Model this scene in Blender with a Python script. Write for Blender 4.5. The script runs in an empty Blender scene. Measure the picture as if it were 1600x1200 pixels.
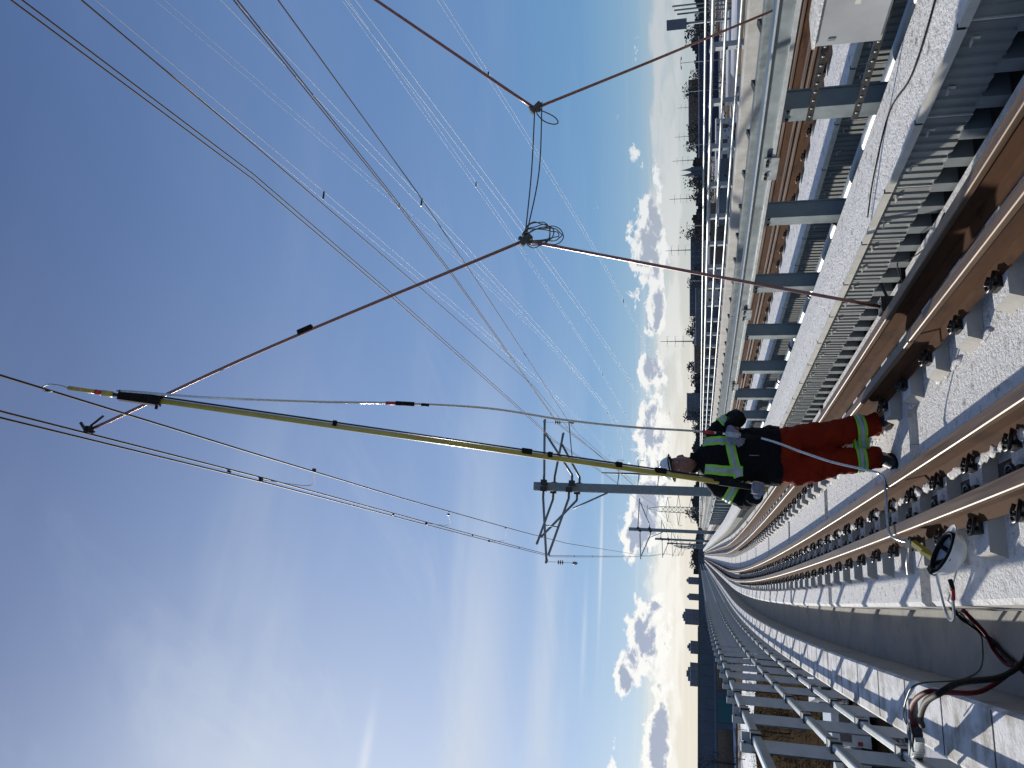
import bpy, math, random
from mathutils import Vector, Matrix, noise as mnoise
from mathutils.bvhtree import BVHTree
R = math.radians
rnd = random.Random(7)
S = bpy.context.scene
COL = S.collection

# ------------------------------------------------------------------ camera
H = 1.55                      # lens height above the track slab
PITCH = math.atan(292/1200)
YAW = math.atan(367/1235)     # view turned to the right of the track direction
cam = bpy.data.cameras.new("camera"); cam.sensor_width = 36; cam.lens = 27
cam.clip_start = 0.05; cam.clip_end = 20000
co = bpy.data.objects.new("camera", cam); COL.objects.link(co); S.camera = co
fwd = Vector((math.sin(YAW)*math.cos(PITCH), math.cos(YAW)*math.cos(PITCH), math.sin(PITCH)))
rgt = Vector((math.cos(YAW), -math.sin(YAW), 0))
upv = rgt.cross(fwd)
# the phone was held sideways: picture left is up
mx, my, mz = -upv, rgt, -fwd
co.matrix_world = Matrix(((mx.x, my.x, mz.x, 0), (mx.y, my.y, mz.y, 0), (mx.z, my.z, mz.z, H), (0, 0, 0, 1)))

# ------------------------------------------------------------------ light
SUN_AZ, SUN_EL = R(-22.5), R(20)
sd = Vector((math.sin(SUN_AZ)*math.cos(SUN_EL), math.cos(SUN_AZ)*math.cos(SUN_EL), math.sin(SUN_EL)))
sl = bpy.data.lights.new("sun", 'SUN'); sl.energy = 5.0; sl.angle = R(0.5); sl.color = (1, .94, .84)
so = bpy.data.objects.new("sun", sl); COL.objects.link(so)
so.rotation_euler = sd.to_track_quat('Z', 'Y').to_euler()
S.view_settings.view_transform = 'Standard'; S.view_settings.look = 'None'
S.view_settings.exposure = 0.0; S.view_settings.gamma = 1

W = bpy.data.worlds.new("World"); S.world = W; W.use_nodes = True
nt = W.node_tree; nt.nodes.clear()
def N(t, **k):
    n = nt.nodes.new(t)
    for a, b in k.items(): setattr(n, a, b)
    return n
def mth(op, a, b=None, c=None, clamp=False):
    n = N('ShaderNodeMath', operation=op); n.use_clamp = clamp
    for i, q in enumerate((a, b, c)):
        if q is None: continue
        if isinstance(q, (int, float)): n.inputs[i].default_value = q
        else: nt.links.new(q, n.inputs[i])
    return n.outputs[0]
def sstep(x, a, b):
    n = N('ShaderNodeMapRange', interpolation_type='SMOOTHSTEP'); nt.links.new(x, n.inputs[0])
    n.inputs[1].default_value = a; n.inputs[2].default_value = b
    return n.outputs[0]
def mixc(f, a, b):
    n = N('ShaderNodeMix', data_type='RGBA')
    for i, q in ((0, f), (6, a), (7, b)):
        if isinstance(q, (int, float)): n.inputs[i].default_value = q
        elif isinstance(q, tuple): n.inputs[i].default_value = (*q, 1)
        else: nt.links.new(q, n.inputs[i])
    return n.outputs[2]
sky = N('ShaderNodeTexSky', sky_type='NISHITA'); sky.sun_disc = False
sky.sun_elevation = SUN_EL; sky.sun_rotation = SUN_AZ; sky.altitude = 100
sky.air_density = 1.0; sky.dust_density = 0.9; sky.ozone_density = 2.0
tc = N('ShaderNodeTexCoord'); sx = N('ShaderNodeSeparateXYZ'); nt.links.new(tc.outputs['Generated'], sx.inputs[0])
dx, dy, dz = sx.outputs
DEG = 180/math.pi
az = mth('MULTIPLY', mth('ARCTAN2', dx, dy), DEG); el = mth('MULTIPLY', mth('ARCSINE', dz), DEG)
def noise(vec, scale, detail, rough=.55, dist=0):
    n = N('ShaderNodeTexNoise'); n.inputs['Scale'].default_value = scale; n.inputs['Detail'].default_value = detail
    n.inputs['Roughness'].default_value = rough; n.inputs['Distortion'].default_value = dist
    nt.links.new(vec, n.inputs['Vector']); return n.outputs[0]
def comb(x, y, z=0.0):
    n = N('ShaderNodeCombineXYZ')
    for i, q in enumerate((x, y, z)):
        if isinstance(q, (int, float)): n.inputs[i].default_value = q
        else: nt.links.new(q, n.inputs[i])
    return n.outputs[0]
def gau(a, e, ra, re):
    u = mth('DIVIDE', mth('SUBTRACT', az, a), ra); v = mth('DIVIDE', mth('SUBTRACT', el, e), re)
    q = mth('ADD', mth('MULTIPLY', u, u), mth('MULTIPLY', v, v))
    return mth('EXPONENT', mth('MULTIPLY', q, -1.0))
def ramp(x, stops):
    n = N('ShaderNodeValToRGB'); nt.links.new(x, n.inputs[0]); e = n.color_ramp.elements
    for i, (p, c_) in enumerate(stops):
        q = e[i] if i < 2 else e.new(p)
        q.position = p; q.color = (*c_, 1)
    return n.outputs[0]
base = N('ShaderNodeVectorMath', operation='SCALE'); nt.links.new(sky.outputs[0], base.inputs[0]); base.inputs['Scale'].default_value = 0.065
grad = ramp(mth('DIVIDE', el, 90), [(0, (.42, .54, .62)), (.04, (.27, .46, .65)), (.085, (.135, .325, .60)), (.16, (.135, .28, .56)), (.30, (.125, .24, .50)), (.50, (.068, .135, .325)), (.75, (.028, .062, .17)), (1, (.02, .05, .15))])
dt = N('ShaderNodeVectorMath', operation='DOT_PRODUCT'); nt.links.new(tc.outputs['Generated'], dt.inputs[0]); dt.inputs[1].default_value = sd
dd = mth('MAXIMUM', dt.outputs['Value'], 0)
gl = mth('ADD', mth('MULTIPLY', mth('POWER', dd, 4), .23), mth('MULTIPLY', mth('POWER', dd, 60), .26))
gv = N('ShaderNodeVectorMath', operation='SCALE'); gv.inputs[0].default_value = (.93, .97, 1.1); nt.links.new(gl, gv.inputs['Scale'])
ga = N('ShaderNodeVectorMath', operation='ADD'); nt.links.new(grad, ga.inputs[0]); nt.links.new(gv.outputs[0], ga.inputs[1])
col = mixc(.82, base.outputs[0], ga.outputs[0])
# high thin cirrus, in a flat layer far above
zi = mth('ADD', dz, 0.06); px_, py_ = mth('DIVIDE', dx, zi), mth('DIVIDE', dy, zi)
c1 = noise(comb(mth('MULTIPLY', px_, .35), mth('MULTIPLY', py_, 1.0), 3.1), 1.1, 7, .55, .6)
c2 = noise(comb(mth('ADD', mth('MULTIPLY', px_, 1.2), py_), mth('MULTIPLY', mth('SUBTRACT', py_, px_), .35), 8.7), 1.6, 9, .62, .9)
cir = mth('MULTIPLY', sstep(c1, .42, .75), .55)
cir = mth('ADD', cir, mth('MULTIPLY', sstep(c2, .48, .78), .35))
leftw = sstep(az, 30, -15)
bands = mth('ADD', mth('MULTIPLY', gau(-12, 15.0, 20, 1.9), .55), mth('MULTIPLY', gau(-12, 10.6, 22, .9), .38))
bands = mth('ADD', bands, mth('MULTIPLY', gau(-24, 26, 18, 13), .80))
cir = mth('ADD', mth('MULTIPLY', cir, mth('ADD', mth('MULTIPLY', leftw, .62), .12)), bands)
cir = mth('MULTIPLY', cir, sstep(el, 3, 12), clamp=True)
col = mixc(cir, col, (.62, .69, .80))
# contrails
tr = mth('MULTIPLY', gau(4.5, 6.9, 5.0, .10), .5)
tr = mth('ADD', tr, mth('MULTIPLY', gau(-11.5, 22.0, 3.0, .32), .45))
tr = mth('ADD', tr, mth('MULTIPLY', gau(-2, 7.9, 3.5, .16), .25))
col = mixc(mth('MINIMUM', tr, 1), col, (.85, .88, .92))
# milky horizon
hz = sstep(el, 4.6, 1.2)
side = sstep(az, 45, 2)
col = mixc(mth('MULTIPLY', hz, .88), col, mixc(side, (.46, .53, .56), (.86, .80, .69)))
st = noise(comb(mth('MULTIPLY', az, .05), mth('MULTIPLY', el, 2.2), 1.7), 1.0, 4, .5)
col = mixc(mth('MULTIPLY', mth('MULTIPLY', sstep(st, .5, .7), .35), sstep(el, 6, 2)), col, mixc(side, (.60, .62, .63), (1.0, .95, .85)))
# soft pale bank of vapour low in the sky
bk = noise(comb(mth('MULTIPLY', az, .22), mth('MULTIPLY', el, .9), 9.1), 1.0, 9, .6, .4)
bm = sstep(mth('ADD', mth('MULTIPLY', mth('SUBTRACT', bk, .5), 1.6), mth('MULTIPLY', mth('MULTIPLY', sstep(el, 4.6, 2.2), sstep(el, .6, 1.6)), .55)), .28, .62)
col = mixc(mth('MULTIPLY', mth('MULTIPLY', bm, sstep(el, 6.5, 4.6)), .8), col, mixc(side, (.56, .60, .63), (.97, .95, .89)))
# cumulus bank
cv_ = comb(mth('MULTIPLY', az, .50), mth('MULTIPLY', el, .85), 5.3)
cn = noise(cv_, 1.0, 12, .64, .3)
cn2 = noise(comb(mth('ADD', mth('MULTIPLY', az, .50), -.12), mth('ADD', mth('MULTIPLY', el, .85), .30), 5.3), 1.0, 8, .6, .3)
bl = None
for a, e, ra, re, w in ((5.8, 4.0, 2.3, 1.5, .68), (8.4, 3.2, 1.6, 1.1, .45), (-1.6, 3.9, 2.6, 1.25, .68), (-4.4, 4.9, 1.2, .8, .5), (1.0, 2.7, 1.2, .7, .35),
                        (13.2, 3.4, 3.4, 1.4, .60), (27.0, 3.7, 4.4, 1.3, .60), (21.5, 3.1, 3.0, .7, .34), (17.8, 3.3, 1.2, 1.1, .32),
                        (-8.6, 2.8, 3.4, 1.0, .48), (29.8, 7.4, .8, .4, .25), (33.0, 4.4, 1.6, .5, .28), (-10, 5.6, 2.0, .35, .25), (-6, 2.3, 6, .6, .34), (25, 2.8, 10, .5, .22)):
    g = mth('MULTIPLY', gau(a, e, ra, re), w); bl = g if bl is None else mth('ADD', bl, g)
den = mth('ADD', mth('MULTIPLY', mth('SUBTRACT', cn, .53), 1.5), bl)
cm = mth('MULTIPLY', sstep(den, .22, .34), sstep(el, 11, 8.5))
grey = sstep(mth('ADD', den, mth('MULTIPLY', mth('SUBTRACT', cn2, cn), 2.0)), .40, .62)
ccol = mixc(grey, mixc(side, (.80, .82, .84), (1.0, .99, .95)), mixc(side, (.40, .45, .52), (.40, .45, .58)))
col = mixc(mth('MULTIPLY', cm, .93), col, ccol)
bg = N('ShaderNodeBackground'); nt.links.new(col, bg.inputs[0]); bg.inputs[1].default_value = 1.0
wo = N('ShaderNodeOutputWorld'); nt.links.new(bg.outputs[0], wo.inputs[0])

# ------------------------------------------------------------------ helpers
CC = .00088; YB = 43.
def off(y):
    if y < 0: return 0.
    return CC*y*y if y < YB else CC*YB*YB + 2*CC*YB*(y-YB)
def slope(y): return 0. if y < 0 else 2*CC*min(y, YB)
def cv(x, y, z): return (x+off(y), y, z)

class MB:
    def __init__(s): s.v = []; s.f = []; s.m = []; s.s = []
    def add(s, vs, fs, m=0, sm=False):
        o = len(s.v); s.v += [tuple(q) for q in vs]
        for f in fs: s.f.append([i+o for i in f]); s.m.append(m); s.s.append(sm)
        return s
    def box(s, x0, x1, y0, y1, z0, z1, m=0, curve=False):
        vs = [(x, y, z) for z in (z0, z1) for y in (y0, y1) for x in (x0, x1)]
        if curve: vs = [cv(*q) for q in vs]
        return s.add(vs, [(0, 2, 3, 1), (4, 5, 7, 6), (0, 1, 5, 4), (2, 6, 7, 3), (0, 4, 6, 2), (1, 3, 7, 5)], m)
    def obox(s, c, ax, h, m=0, bev=0):
        c = Vector(c); a = [Vector(q).normalized()*w for q, w in zip(ax, h)]
        vs = [c+a[0]*i+a[1]*j+a[2]*k for k in (-1, 1) for j in (-1, 1) for i in (-1, 1)]
        return s.add(vs, [(0, 2, 3, 1), (4, 5, 7, 6), (0, 1, 5, 4), (2, 6, 7, 3), (0, 4, 6, 2), (1, 3, 7, 5)], m)
    def beam(s, p0, p1, w, h, m=0, up=(0, 0, 1)):
        p0, p1 = Vector(p0), Vector(p1); d = p1-p0; u = Vector(up)
        sx_ = d.cross(u)
        if sx_.length < 1e-6: sx_ = d.cross(Vector((0, 1, 0)))
        sx_.normalize(); u = sx_.cross(d).normalized()
        return s.obox((p0+p1)/2, (d, sx_, u), (d.length/2, w/2, h/2), m)
    def loft(s, rings, m=0, sm=True, caps=True, closed=False):
        n = len(rings[0]); vs = [q for r_ in rings for q in r_]; fs = []
        for i in range(len(rings)-1):
            for j in range(n): a, b = i*n+j, i*n+(j+1) % n; fs.append((a, b, b+n, a+n))
        if closed:
            k = (len(rings)-1)*n
            for j in range(n): fs.append((k+j, k+(j+1) % n, (j+1) % n, j))
        s.add(vs, fs, m, sm)
        if caps and not closed:
            o = len(s.v)-len(vs)
            s.f.append([o+i for i in range(n)][::-1]); s.m.append(m); s.s.append(False)
            s.f.append([o+(len(rings)-1)*n+i for i in range(n)]); s.m.append(m); s.s.append(False)
        return s
    def tube(s, pts, r, n=8, m=0, sm=True, caps=True, closed=False, flat=1.0):
        pts = [Vector(p) for p in pts]; L = len(pts)
        rr = r if isinstance(r, (list, tuple)) else [r]*L
        rings = []; prev = None
        for i, p in enumerate(pts):
            if closed: t = pts[(i+1) % L]-pts[i-1]
            else: t = pts[min(i+1, L-1)]-pts[max(i-1, 0)]
            t.normalize()
            if prev is None:
                a = Vector((0, 0, 1)) if abs(t.z) < .9 else Vector((1, 0, 0))
                u = t.cross(a).normalized()
            else:
                u = (prev - t*prev.dot(t)).normalized()
            prev = u; w = t.cross(u)
            rings.append([p+(u*math.cos(2*math.pi*k/n)*flat+w*math.sin(2*math.pi*k/n))*rr[i] for k in range(n)])
        return s.loft(rings, m, sm, caps, closed)
    def sweep(s, prof, ys, x0=0., m=0, mats=None, sm=False, caps=True, closedp=True):
        n = len(prof); vs = [cv(x0+x, y, z) for y in ys for x, z in prof]; o = len(s.v); s.v += vs
        for i in range(len(ys)-1):
            for j in range(n if closedp else n-1):
                a, b = i*n+j, i*n+(j+1) % n
                s.f.append([o+a, o+b, o+b+n, o+a+n]); s.m.append(mats[j] if mats else m); s.s.append(sm)
        if caps and closedp:
            for q, rev in ((0, False), (len(ys)-1, True)):
                f = [o+q*n+i for i in range(n)]
                s.f.append(f[::-1] if rev else f); s.m.append(m); s.s.append(False)
        return s
    def lathe(s, prof, c=(0, 0, 0), ax=(0, 0, 1), n=20, m=0, sm=True):
        ax = Vector(ax).normalized(); a = Vector((1, 0, 0)) if abs(ax.x) < .9 else Vector((0, 1, 0))
        u = ax.cross(a).normalized(); w = ax.cross(u); c = Vector(c)
        rings = [[c+ax*h+(u*math.cos(2*math.pi*k/n)+w*math.sin(2*math.pi*k/n))*max(r_, 1e-4) for k in range(n)] for r_, h in prof]
        return s.loft(rings, m, sm)
    def build(s, name, mats, parent=None, loc=None):
        me = bpy.data.meshes.new(name); me.from_pydata(s.v, [], s.f)
        if not isinstance(mats, (list, tuple)): mats = [mats]
        for q in mats: me.materials.append(q)
        me.polygons.foreach_set('material_index', s.m); me.polygons.foreach_set('use_smooth', s.s)
        me.validate(); me.update()
        o = bpy.data.objects.new(name, me); COL.objects.link(o)
        if parent: o.parent = parent
        if loc: o.location = loc
        return o
def tag(o, label=None, cat=None, group=None, kind=None):
    if label: o['label'] = label
    if cat: o['category'] = cat
    if group: o['group'] = group
    if kind: o['kind'] = kind
    return o
def thing(name, label, cat, loc=(0, 0, 0), rz=0, group=None):
    o = bpy.data.objects.new(name, None); COL.objects.link(o); o.location = loc; o.rotation_euler = (0, 0, rz)
    o.empty_display_size = .1
    return tag(o, label, cat, group)
def part_copy(src, parent, loc=None, rz=None):
    c = src.copy(); COL.objects.link(c); c.parent = parent
    if loc is not None: c.location = loc
    if rz is not None: c.rotation_euler = (0, 0, rz)
    return c
def tree_copy(root, loc, rz, label):
    r = root.copy(); COL.objects.link(r); r.location = loc; r.rotation_euler = (0, 0, rz); r['label'] = label
    for ch in list(root.children):
        c = ch.copy(); COL.objects.link(c); c.parent = r
        for g in list(ch.children):
            d = g.copy(); COL.objects.link(d); d.parent = c
    return r
def smoothpath(pts, n=8):
    P = [Vector(p) for p in pts]; out = []
    for i in range(len(P)-1):
        p0 = P[i-1] if i else P[0]*2-P[1]; p1, p2 = P[i], P[i+1]; p3 = P[i+2] if i+2 < len(P) else P[-1]*2-P[-2]
        for k in range(n):
            t = k/n
            out.append(.5*((2*p1)+(p2-p0)*t+(2*p0-5*p1+4*p2-p3)*t*t+(3*p1-p0-3*p2+p3)*t**3))
    out.append(P[-1]); return out

def M(name, cols, rough=.6, metal=0., scale=6., detail=6., bump=0., bscale=None, stretch=(1, 1, 1), lo=.35, hi=.65, spec=.5, coat=0., bdist=.01, rvar=0., trans=0.):
    m = bpy.data.materials.new(name); m.use_nodes = True; t = m.node_tree; b = t.nodes['Principled BSDF']
    b.inputs['Roughness'].default_value = rough; b.inputs['Metallic'].default_value = metal
    b.inputs['Specular IOR Level'].default_value = spec; b.inputs['Coat Weight'].default_value = coat
    b.inputs['Transmission Weight'].default_value = trans
    if isinstance(cols[0], (int, float)): cols = [cols]
    cols = list(cols)
    c = t.nodes.new('ShaderNodeTexCoord'); mp = t.nodes.new('ShaderNodeMapping'); mp.inputs['Scale'].default_value = stretch
    t.links.new(c.outputs['Object'], mp.inputs[0])
    nz = t.nodes.new('ShaderNodeTexNoise'); nz.inputs['Scale'].default_value = scale; nz.inputs['Detail'].default_value = detail; nz.inputs['Roughness'].default_value = .6
    t.links.new(mp.outputs[0], nz.inputs['Vector'])
    if len(cols) == 1:
        q = cols[0]; cols = [tuple(v*.86 for v in q), tuple(min(1, v*1.12) for v in q)]
    rp = t.nodes.new('ShaderNodeValToRGB'); e = rp.color_ramp.elements
    for i, q in enumerate(cols):
        pos = lo+(hi-lo)*i/(len(cols)-1)
        if i < 2: el_ = e[i]; el_.position = pos
        else: el_ = e.new(pos)
        el_.color = (*q, 1)
    t.links.new(nz.outputs[0], rp.inputs[0]); t.links.new(rp.outputs[0], b.inputs['Base Color'])
    if rvar:
        mr = t.nodes.new('ShaderNodeMapRange'); mr.inputs[3].default_value = rough-rvar; mr.inputs[4].default_value = rough+rvar
        mr.inputs[1].default_value = .3; mr.inputs[2].default_value = .7
        t.links.new(nz.outputs[0], mr.inputs[0]); t.links.new(mr.outputs[0], b.inputs['Roughness'])
    if bump:
        n2 = t.nodes.new('ShaderNodeTexNoise'); n2.inputs['Scale'].default_value = bscale or scale*4; n2.inputs['Detail'].default_value = 6; n2.inputs['Roughness'].default_value = .65
        t.links.new(mp.outputs[0], n2.inputs['Vector'])
        bp = t.nodes.new('ShaderNodeBump'); bp.inputs['Strength'].default_value = bump; bp.inputs['Distance'].default_value = bdist
        t.links.new(n2.outputs[0], bp.inputs['Height']); t.links.new(bp.outputs[0], b.inputs['Normal'])
    return m
SNOW = M('trodden_snow', [(.22, .20, .18), (.58, .57, .55), (.74, .73, .715), (.80, .79, .775)], .8, scale=16, detail=12, bump=1., bscale=44, lo=.29, hi=.52, bdist=.02, stretch=(1, .7, 1), spec=.2)
SNOWC = M('snow_dusted_concrete', [(.30, .285, .26), (.50, .49, .48), (.72, .72, .74)], .8, scale=5, detail=9, bump=.6, bscale=30, lo=.34, hi=.58, bdist=.012)
CONC = M('concrete', [(.22, .215, .205), (.33, .32, .30), (.27, .265, .25)], .85, scale=2.2, detail=10, bump=.4, bscale=18, lo=.3, hi=.7, bdist=.01)
CONCL = M('pale_concrete', [(.36, .345, .31), (.50, .48, .44)], .85, scale=3, detail=9, bump=.3, bscale=20, bdist=.008)
DARKC = M('joint_and_shade_concrete', [(.05, .048, .046), (.11, .105, .10)], .85, scale=3, detail=8, bump=.4, bscale=20)  # dark joints, plus the shade of gaps and recesses put into the colour
RUST = M('rusty_steel', [(.026, .012, .007), (.085, .039, .019), (.050, .024, .013)], .85, spec=.1, metal=0., scale=7, detail=8, bump=.15, bscale=40, lo=.3, hi=.7, bdist=.003, stretch=(1, .25, 1))
RHEAD = M('worn_rail_head', [(.075, .043, .026), (.15, .095, .06)], .5, metal=.25, spec=.35, scale=10, detail=5, stretch=(3, .12, 3), rvar=.08)
GALV = M('galvanised_steel', [(.27, .30, .31), (.36, .39, .40)], .42, metal=.55, scale=9, detail=4, rvar=.1)
GALVD = M('dull_galvanised_steel', [(.15, .18, .19), (.21, .245, .255)], .5, metal=.35, scale=5, detail=5, rvar=.1)
ALU = M('aluminium_and_sunlit_steel', [(.46, .48, .49), (.58, .60, .60)], .38, metal=.7, scale=12, detail=3)
GREY = M('grey_painted_steel', [(.17, .19, .195), (.225, .245, .25)], .5, metal=.15, scale=4, detail=6)
SKIRT = M('grey_corrugated_panel', [(.17, .18, .175), (.24, .25, .24)], .5, metal=.25, scale=2, detail=7)
CREAM = M('pale_edge_angle', [(.48, .46, .40), (.60, .58, .52)], .55, scale=8, detail=5)
BLACK = M('black_rubber', [(.006, .006, .007), (.014, .014, .016)], .7, spec=.12, scale=20)
BLKS = M('black_cast_iron', [(.012, .012, .013), (.04, .036, .034)], .38, metal=.4, scale=30)
COPPER = M('jacketed_copper_cable', [(.16, .055, .035), (.26, .10, .065)], .28, metal=.35, scale=40, spec=.7, coat=.5)
WIRE = M('weathered_copper_wire', [(.028, .018, .018), (.055, .034, .032)], .6, metal=0., spec=.3, scale=20)
CLEAR = M('clear_sheathed_cable', [(.42, .43, .42), (.62, .63, .62)], .14, metal=.55, scale=60, spec=.9, coat=1.)
ROPE = M('grey_rope', [(.06, .06, .055), (.12, .12, .11)], .8, scale=60, bump=.5)
YEL = M('yellow_fibreglass', [(.36, .29, .035), (.46, .37, .05)], .35, scale=4, coat=.4)
RED = M('red_tape', [(.42, .02, .02)], .5)
REDC = M('dark_red_cable', [(.075, .005, .009), (.12, .009, .014)], .65, spec=.12, scale=20)
GRN = M('green_wire', [(.012, .05, .045)], .5)
CERAM = M('brown_grey_insulator', [(.22, .17, .14), (.34, .29, .25)], .35, scale=20)
COND = M('bright_conductor', [(.42, .46, .50)], .5, metal=.2, scale=4)
WHT = M('white_plastic', [(.66, .68, .70), (.74, .76, .78)], .35, scale=6, coat=.2)
DRT = M('dark_twigs', [(.04, .03, .024), (.08, .06, .044)], .9, spec=.1, scale=3)
FARD = M('distant_dark_wood', [(.030, .034, .038), (.055, .056, .056), (.04, .045, .05)], .95, spec=0., scale=.05, detail=6)
ys_full = [-7+1.0*i for i in range(68)] + [64+4*i for i in range(42)]
ys_near = [-7+1.0*i for i in range(68)]

# ------------------------------------------------------------------ ground far below the viaduct
GZ = -8.0
gm = bpy.data.materials.new('winter_ground'); gm.use_nodes = True
t = gm.node_tree; b = t.nodes['Principled BSDF']; b.inputs['Roughness'].default_value = .95; b.inputs['Specular IOR Level'].default_value = 0.
c = t.nodes.new('ShaderNodeTexCoord')
n1 = t.nodes.new('ShaderNodeTexNoise'); n1.inputs['Scale'].default_value = .05; n1.inputs['Detail'].default_value = 9; n1.inputs['Roughness'].default_value = .65
n2 = t.nodes.new('ShaderNodeTexNoise'); n2.inputs['Scale'].default_value = 1.6; n2.inputs['Detail'].default_value = 8; n2.inputs['Roughness'].default_value = .7
for q in (n1, n2): t.links.new(c.outputs['Object'], q.inputs['Vector'])
r1 = t.nodes.new('ShaderNodeValToRGB'); r1.color_ramp.elements[0].position = .50; r1.color_ramp.elements[1].position = .56
r2 = t.nodes.new('ShaderNodeValToRGB'); r2.color_ramp.elements[0].color = (.05, .032, .02, 1); r2.color_ramp.elements[1].color = (.20, .145, .095, 1)
r2.color_ramp.elements[0].position = .35; r2.color_ramp.elements[1].position = .65
t.links.new(n1.outputs[0], r1.inputs[0]); t.links.new(n2.outputs[0], r2.inputs[0])
mx_ = t.nodes.new('ShaderNodeMix'); mx_.data_type = 'RGBA'; t.links.new(r1.outputs[0], mx_.inputs[0]); t.links.new(r2.outputs[0], mx_.inputs[6]); mx_.inputs[7].default_value = (.62, .63, .66, 1)
t.links.new(mx_.outputs[2], b.inputs['Base Color'])
g = MB(); g.add([(-7000, -3000, GZ), (7000, -3000, GZ), (7000, 12000, GZ), (-7000, 12000, GZ)], [(0, 1, 2, 3)])
tag(g.build('ground', gm), kind='structure')
ASPH = M('asphalt', [(.05, .05, .052), (.085, .085, .088)], .85, scale=1.5, detail=8)
# ------------------------------------------------------------------ viaduct deck
d = MB()
d.sweep([(-.79, -1.5), (9.6, -1.5), (9.6, -.563), (-.79, -.563)], ys_full)
d.sweep([(-.6, -3.4), (3.4, -3.4), (3.0, -1.5), (.2, -1.5)], ys_full)
d.sweep([(5.4, -3.4), (9.2, -3.4), (9.4, -1.5), (5.2, -1.5)], ys_full)
tag(d.build('viaduct_deck', CONC), kind='structure')
g = MB(); g.sweep([(-.370, -.559), (.158, -.559), (.158, -.45), (-.370, -.45)], ys_full)
tag(g.build('drainage_channel', CONC), kind='structure')
# slab segments with gaps between them
joints = [-6.3, -2.2, 1.9] + [6.1+4.2*i for i in range(53)]
s1 = MB(); s2 = MB(); s3 = MB()
for a, b_ in zip(joints[:-1], joints[1:]):
    k = 6; yy = [a+.13+(b_-a-.26)*i/k for i in range(k+1)]
    s1.sweep([(.16, -.499), (1.34, -.499), (1.34, 0), (.19, 0), (.16, -.03)], yy, mats=[1, 1, 0, 0, 1])
    s1.sweep([(1.343, -.499), (2.66, -.499), (2.66, -.002), (1.343, -.002)], yy, mats=[1, 1, 0, 1])
    s3.sweep([(5.3, -.499), (9.0, -.499), (9.0, 0), (5.3, 0)], yy, mats=[1, 1, 0, 1])
tag(s1.build('track_slab', [SNOW, CONCL]), kind='structure')
tag(s3.build('far_track_slab', [SNOW, CONCL]), kind='structure')
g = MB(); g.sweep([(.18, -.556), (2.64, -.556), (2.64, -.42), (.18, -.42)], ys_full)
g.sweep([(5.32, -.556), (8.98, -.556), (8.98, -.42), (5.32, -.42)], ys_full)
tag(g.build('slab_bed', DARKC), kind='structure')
# left kerb wall of the viaduct with snow on its top
k_ = MB(); k_.sweep([(-.794, -.561), (-.372, -.561), (-.372, -.025), (-.39, .0), (-.77, .0), (-.794, -.02)], ys_full, mats=[1, 1, 0, 0, 0, 1])
kerb = tag(k_.build('parapet_kerb', [SNOWC, CONC]), 'low concrete kerb wall with snow-dusted top running beside the left guardrail', 'kerb wall')
jm = MB()
for i in range(90):
    y = 1.2+.95*i
    jm.box(-.77, -.39, y, y+.012, .0005, .0035, 0, True)
jm.build('joint_line', DARKC, kerb)
# ------------------------------------------------------------------ rails
def rail_profile(zb, zt):
    h = zt-zb; w = .036; return [(-.07, zb), (.07, zb), (.07, zb+.012), (.012, zb+.03), (.009, zt-.042), (w, zt-.032), (w, zt-.005), (w-.005, zt), (-w+.005, zt), (-w, zt-.005), (-w, zt-.032), (-.009, zt-.042), (-.012, zb+.03), (-.07, zb+.012)]
RM = [0]*5+[1]*5+[0]*4
RM[4] = 0
def clip_mesh(side):
    m = MB()
    # shoulder, spring clip and bolt on one side of the rail foot
    x = side
    m.box(min(.07*x, .13*x), max(.07*x, .13*x), -.045, .045, 0, .024, 0)
    pts = [(x*.045, -.035, .034), (x*.085, -.045, .046), (x*.125, -.03, .050), (x*.132, 0, .052), (x*.125, .03, .050), (x*.085, .045, .046), (x*.045, .035, .034)]
    m.tube(smoothpath(pts, 3), .010, 6)
    m.tube([(x*.10, 0, .02), (x*.10, 0, .072)], .010, 6)
    m.lathe([(.0, .04), (.019, .04), (.019, .054), (.0, .054)], (x*.10, 0, 0), n=6, sm=False)
    return m
def block_mesh(xl, xr, h=.08):
    m = MB(); w = .115
    m.sweep_ = None
    vs = [(xl, -w, 0), (xr, -w, 0), (xr, w, 0), (xl, w, 0), (xl+.03, -w+.012, h), (xr-.02, -w+.012, h), (xr-.02, w-.012, h), (xl+.03, w-.012, h)]
    m.add(vs, [(3, 2, 1, 0), (0, 1, 5, 4), (1, 2, 6, 5), (2, 3, 7, 6), (3, 0, 4, 7)], 1); m.add(vs, [(4, 5, 6, 7)], 0)
    return m
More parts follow.
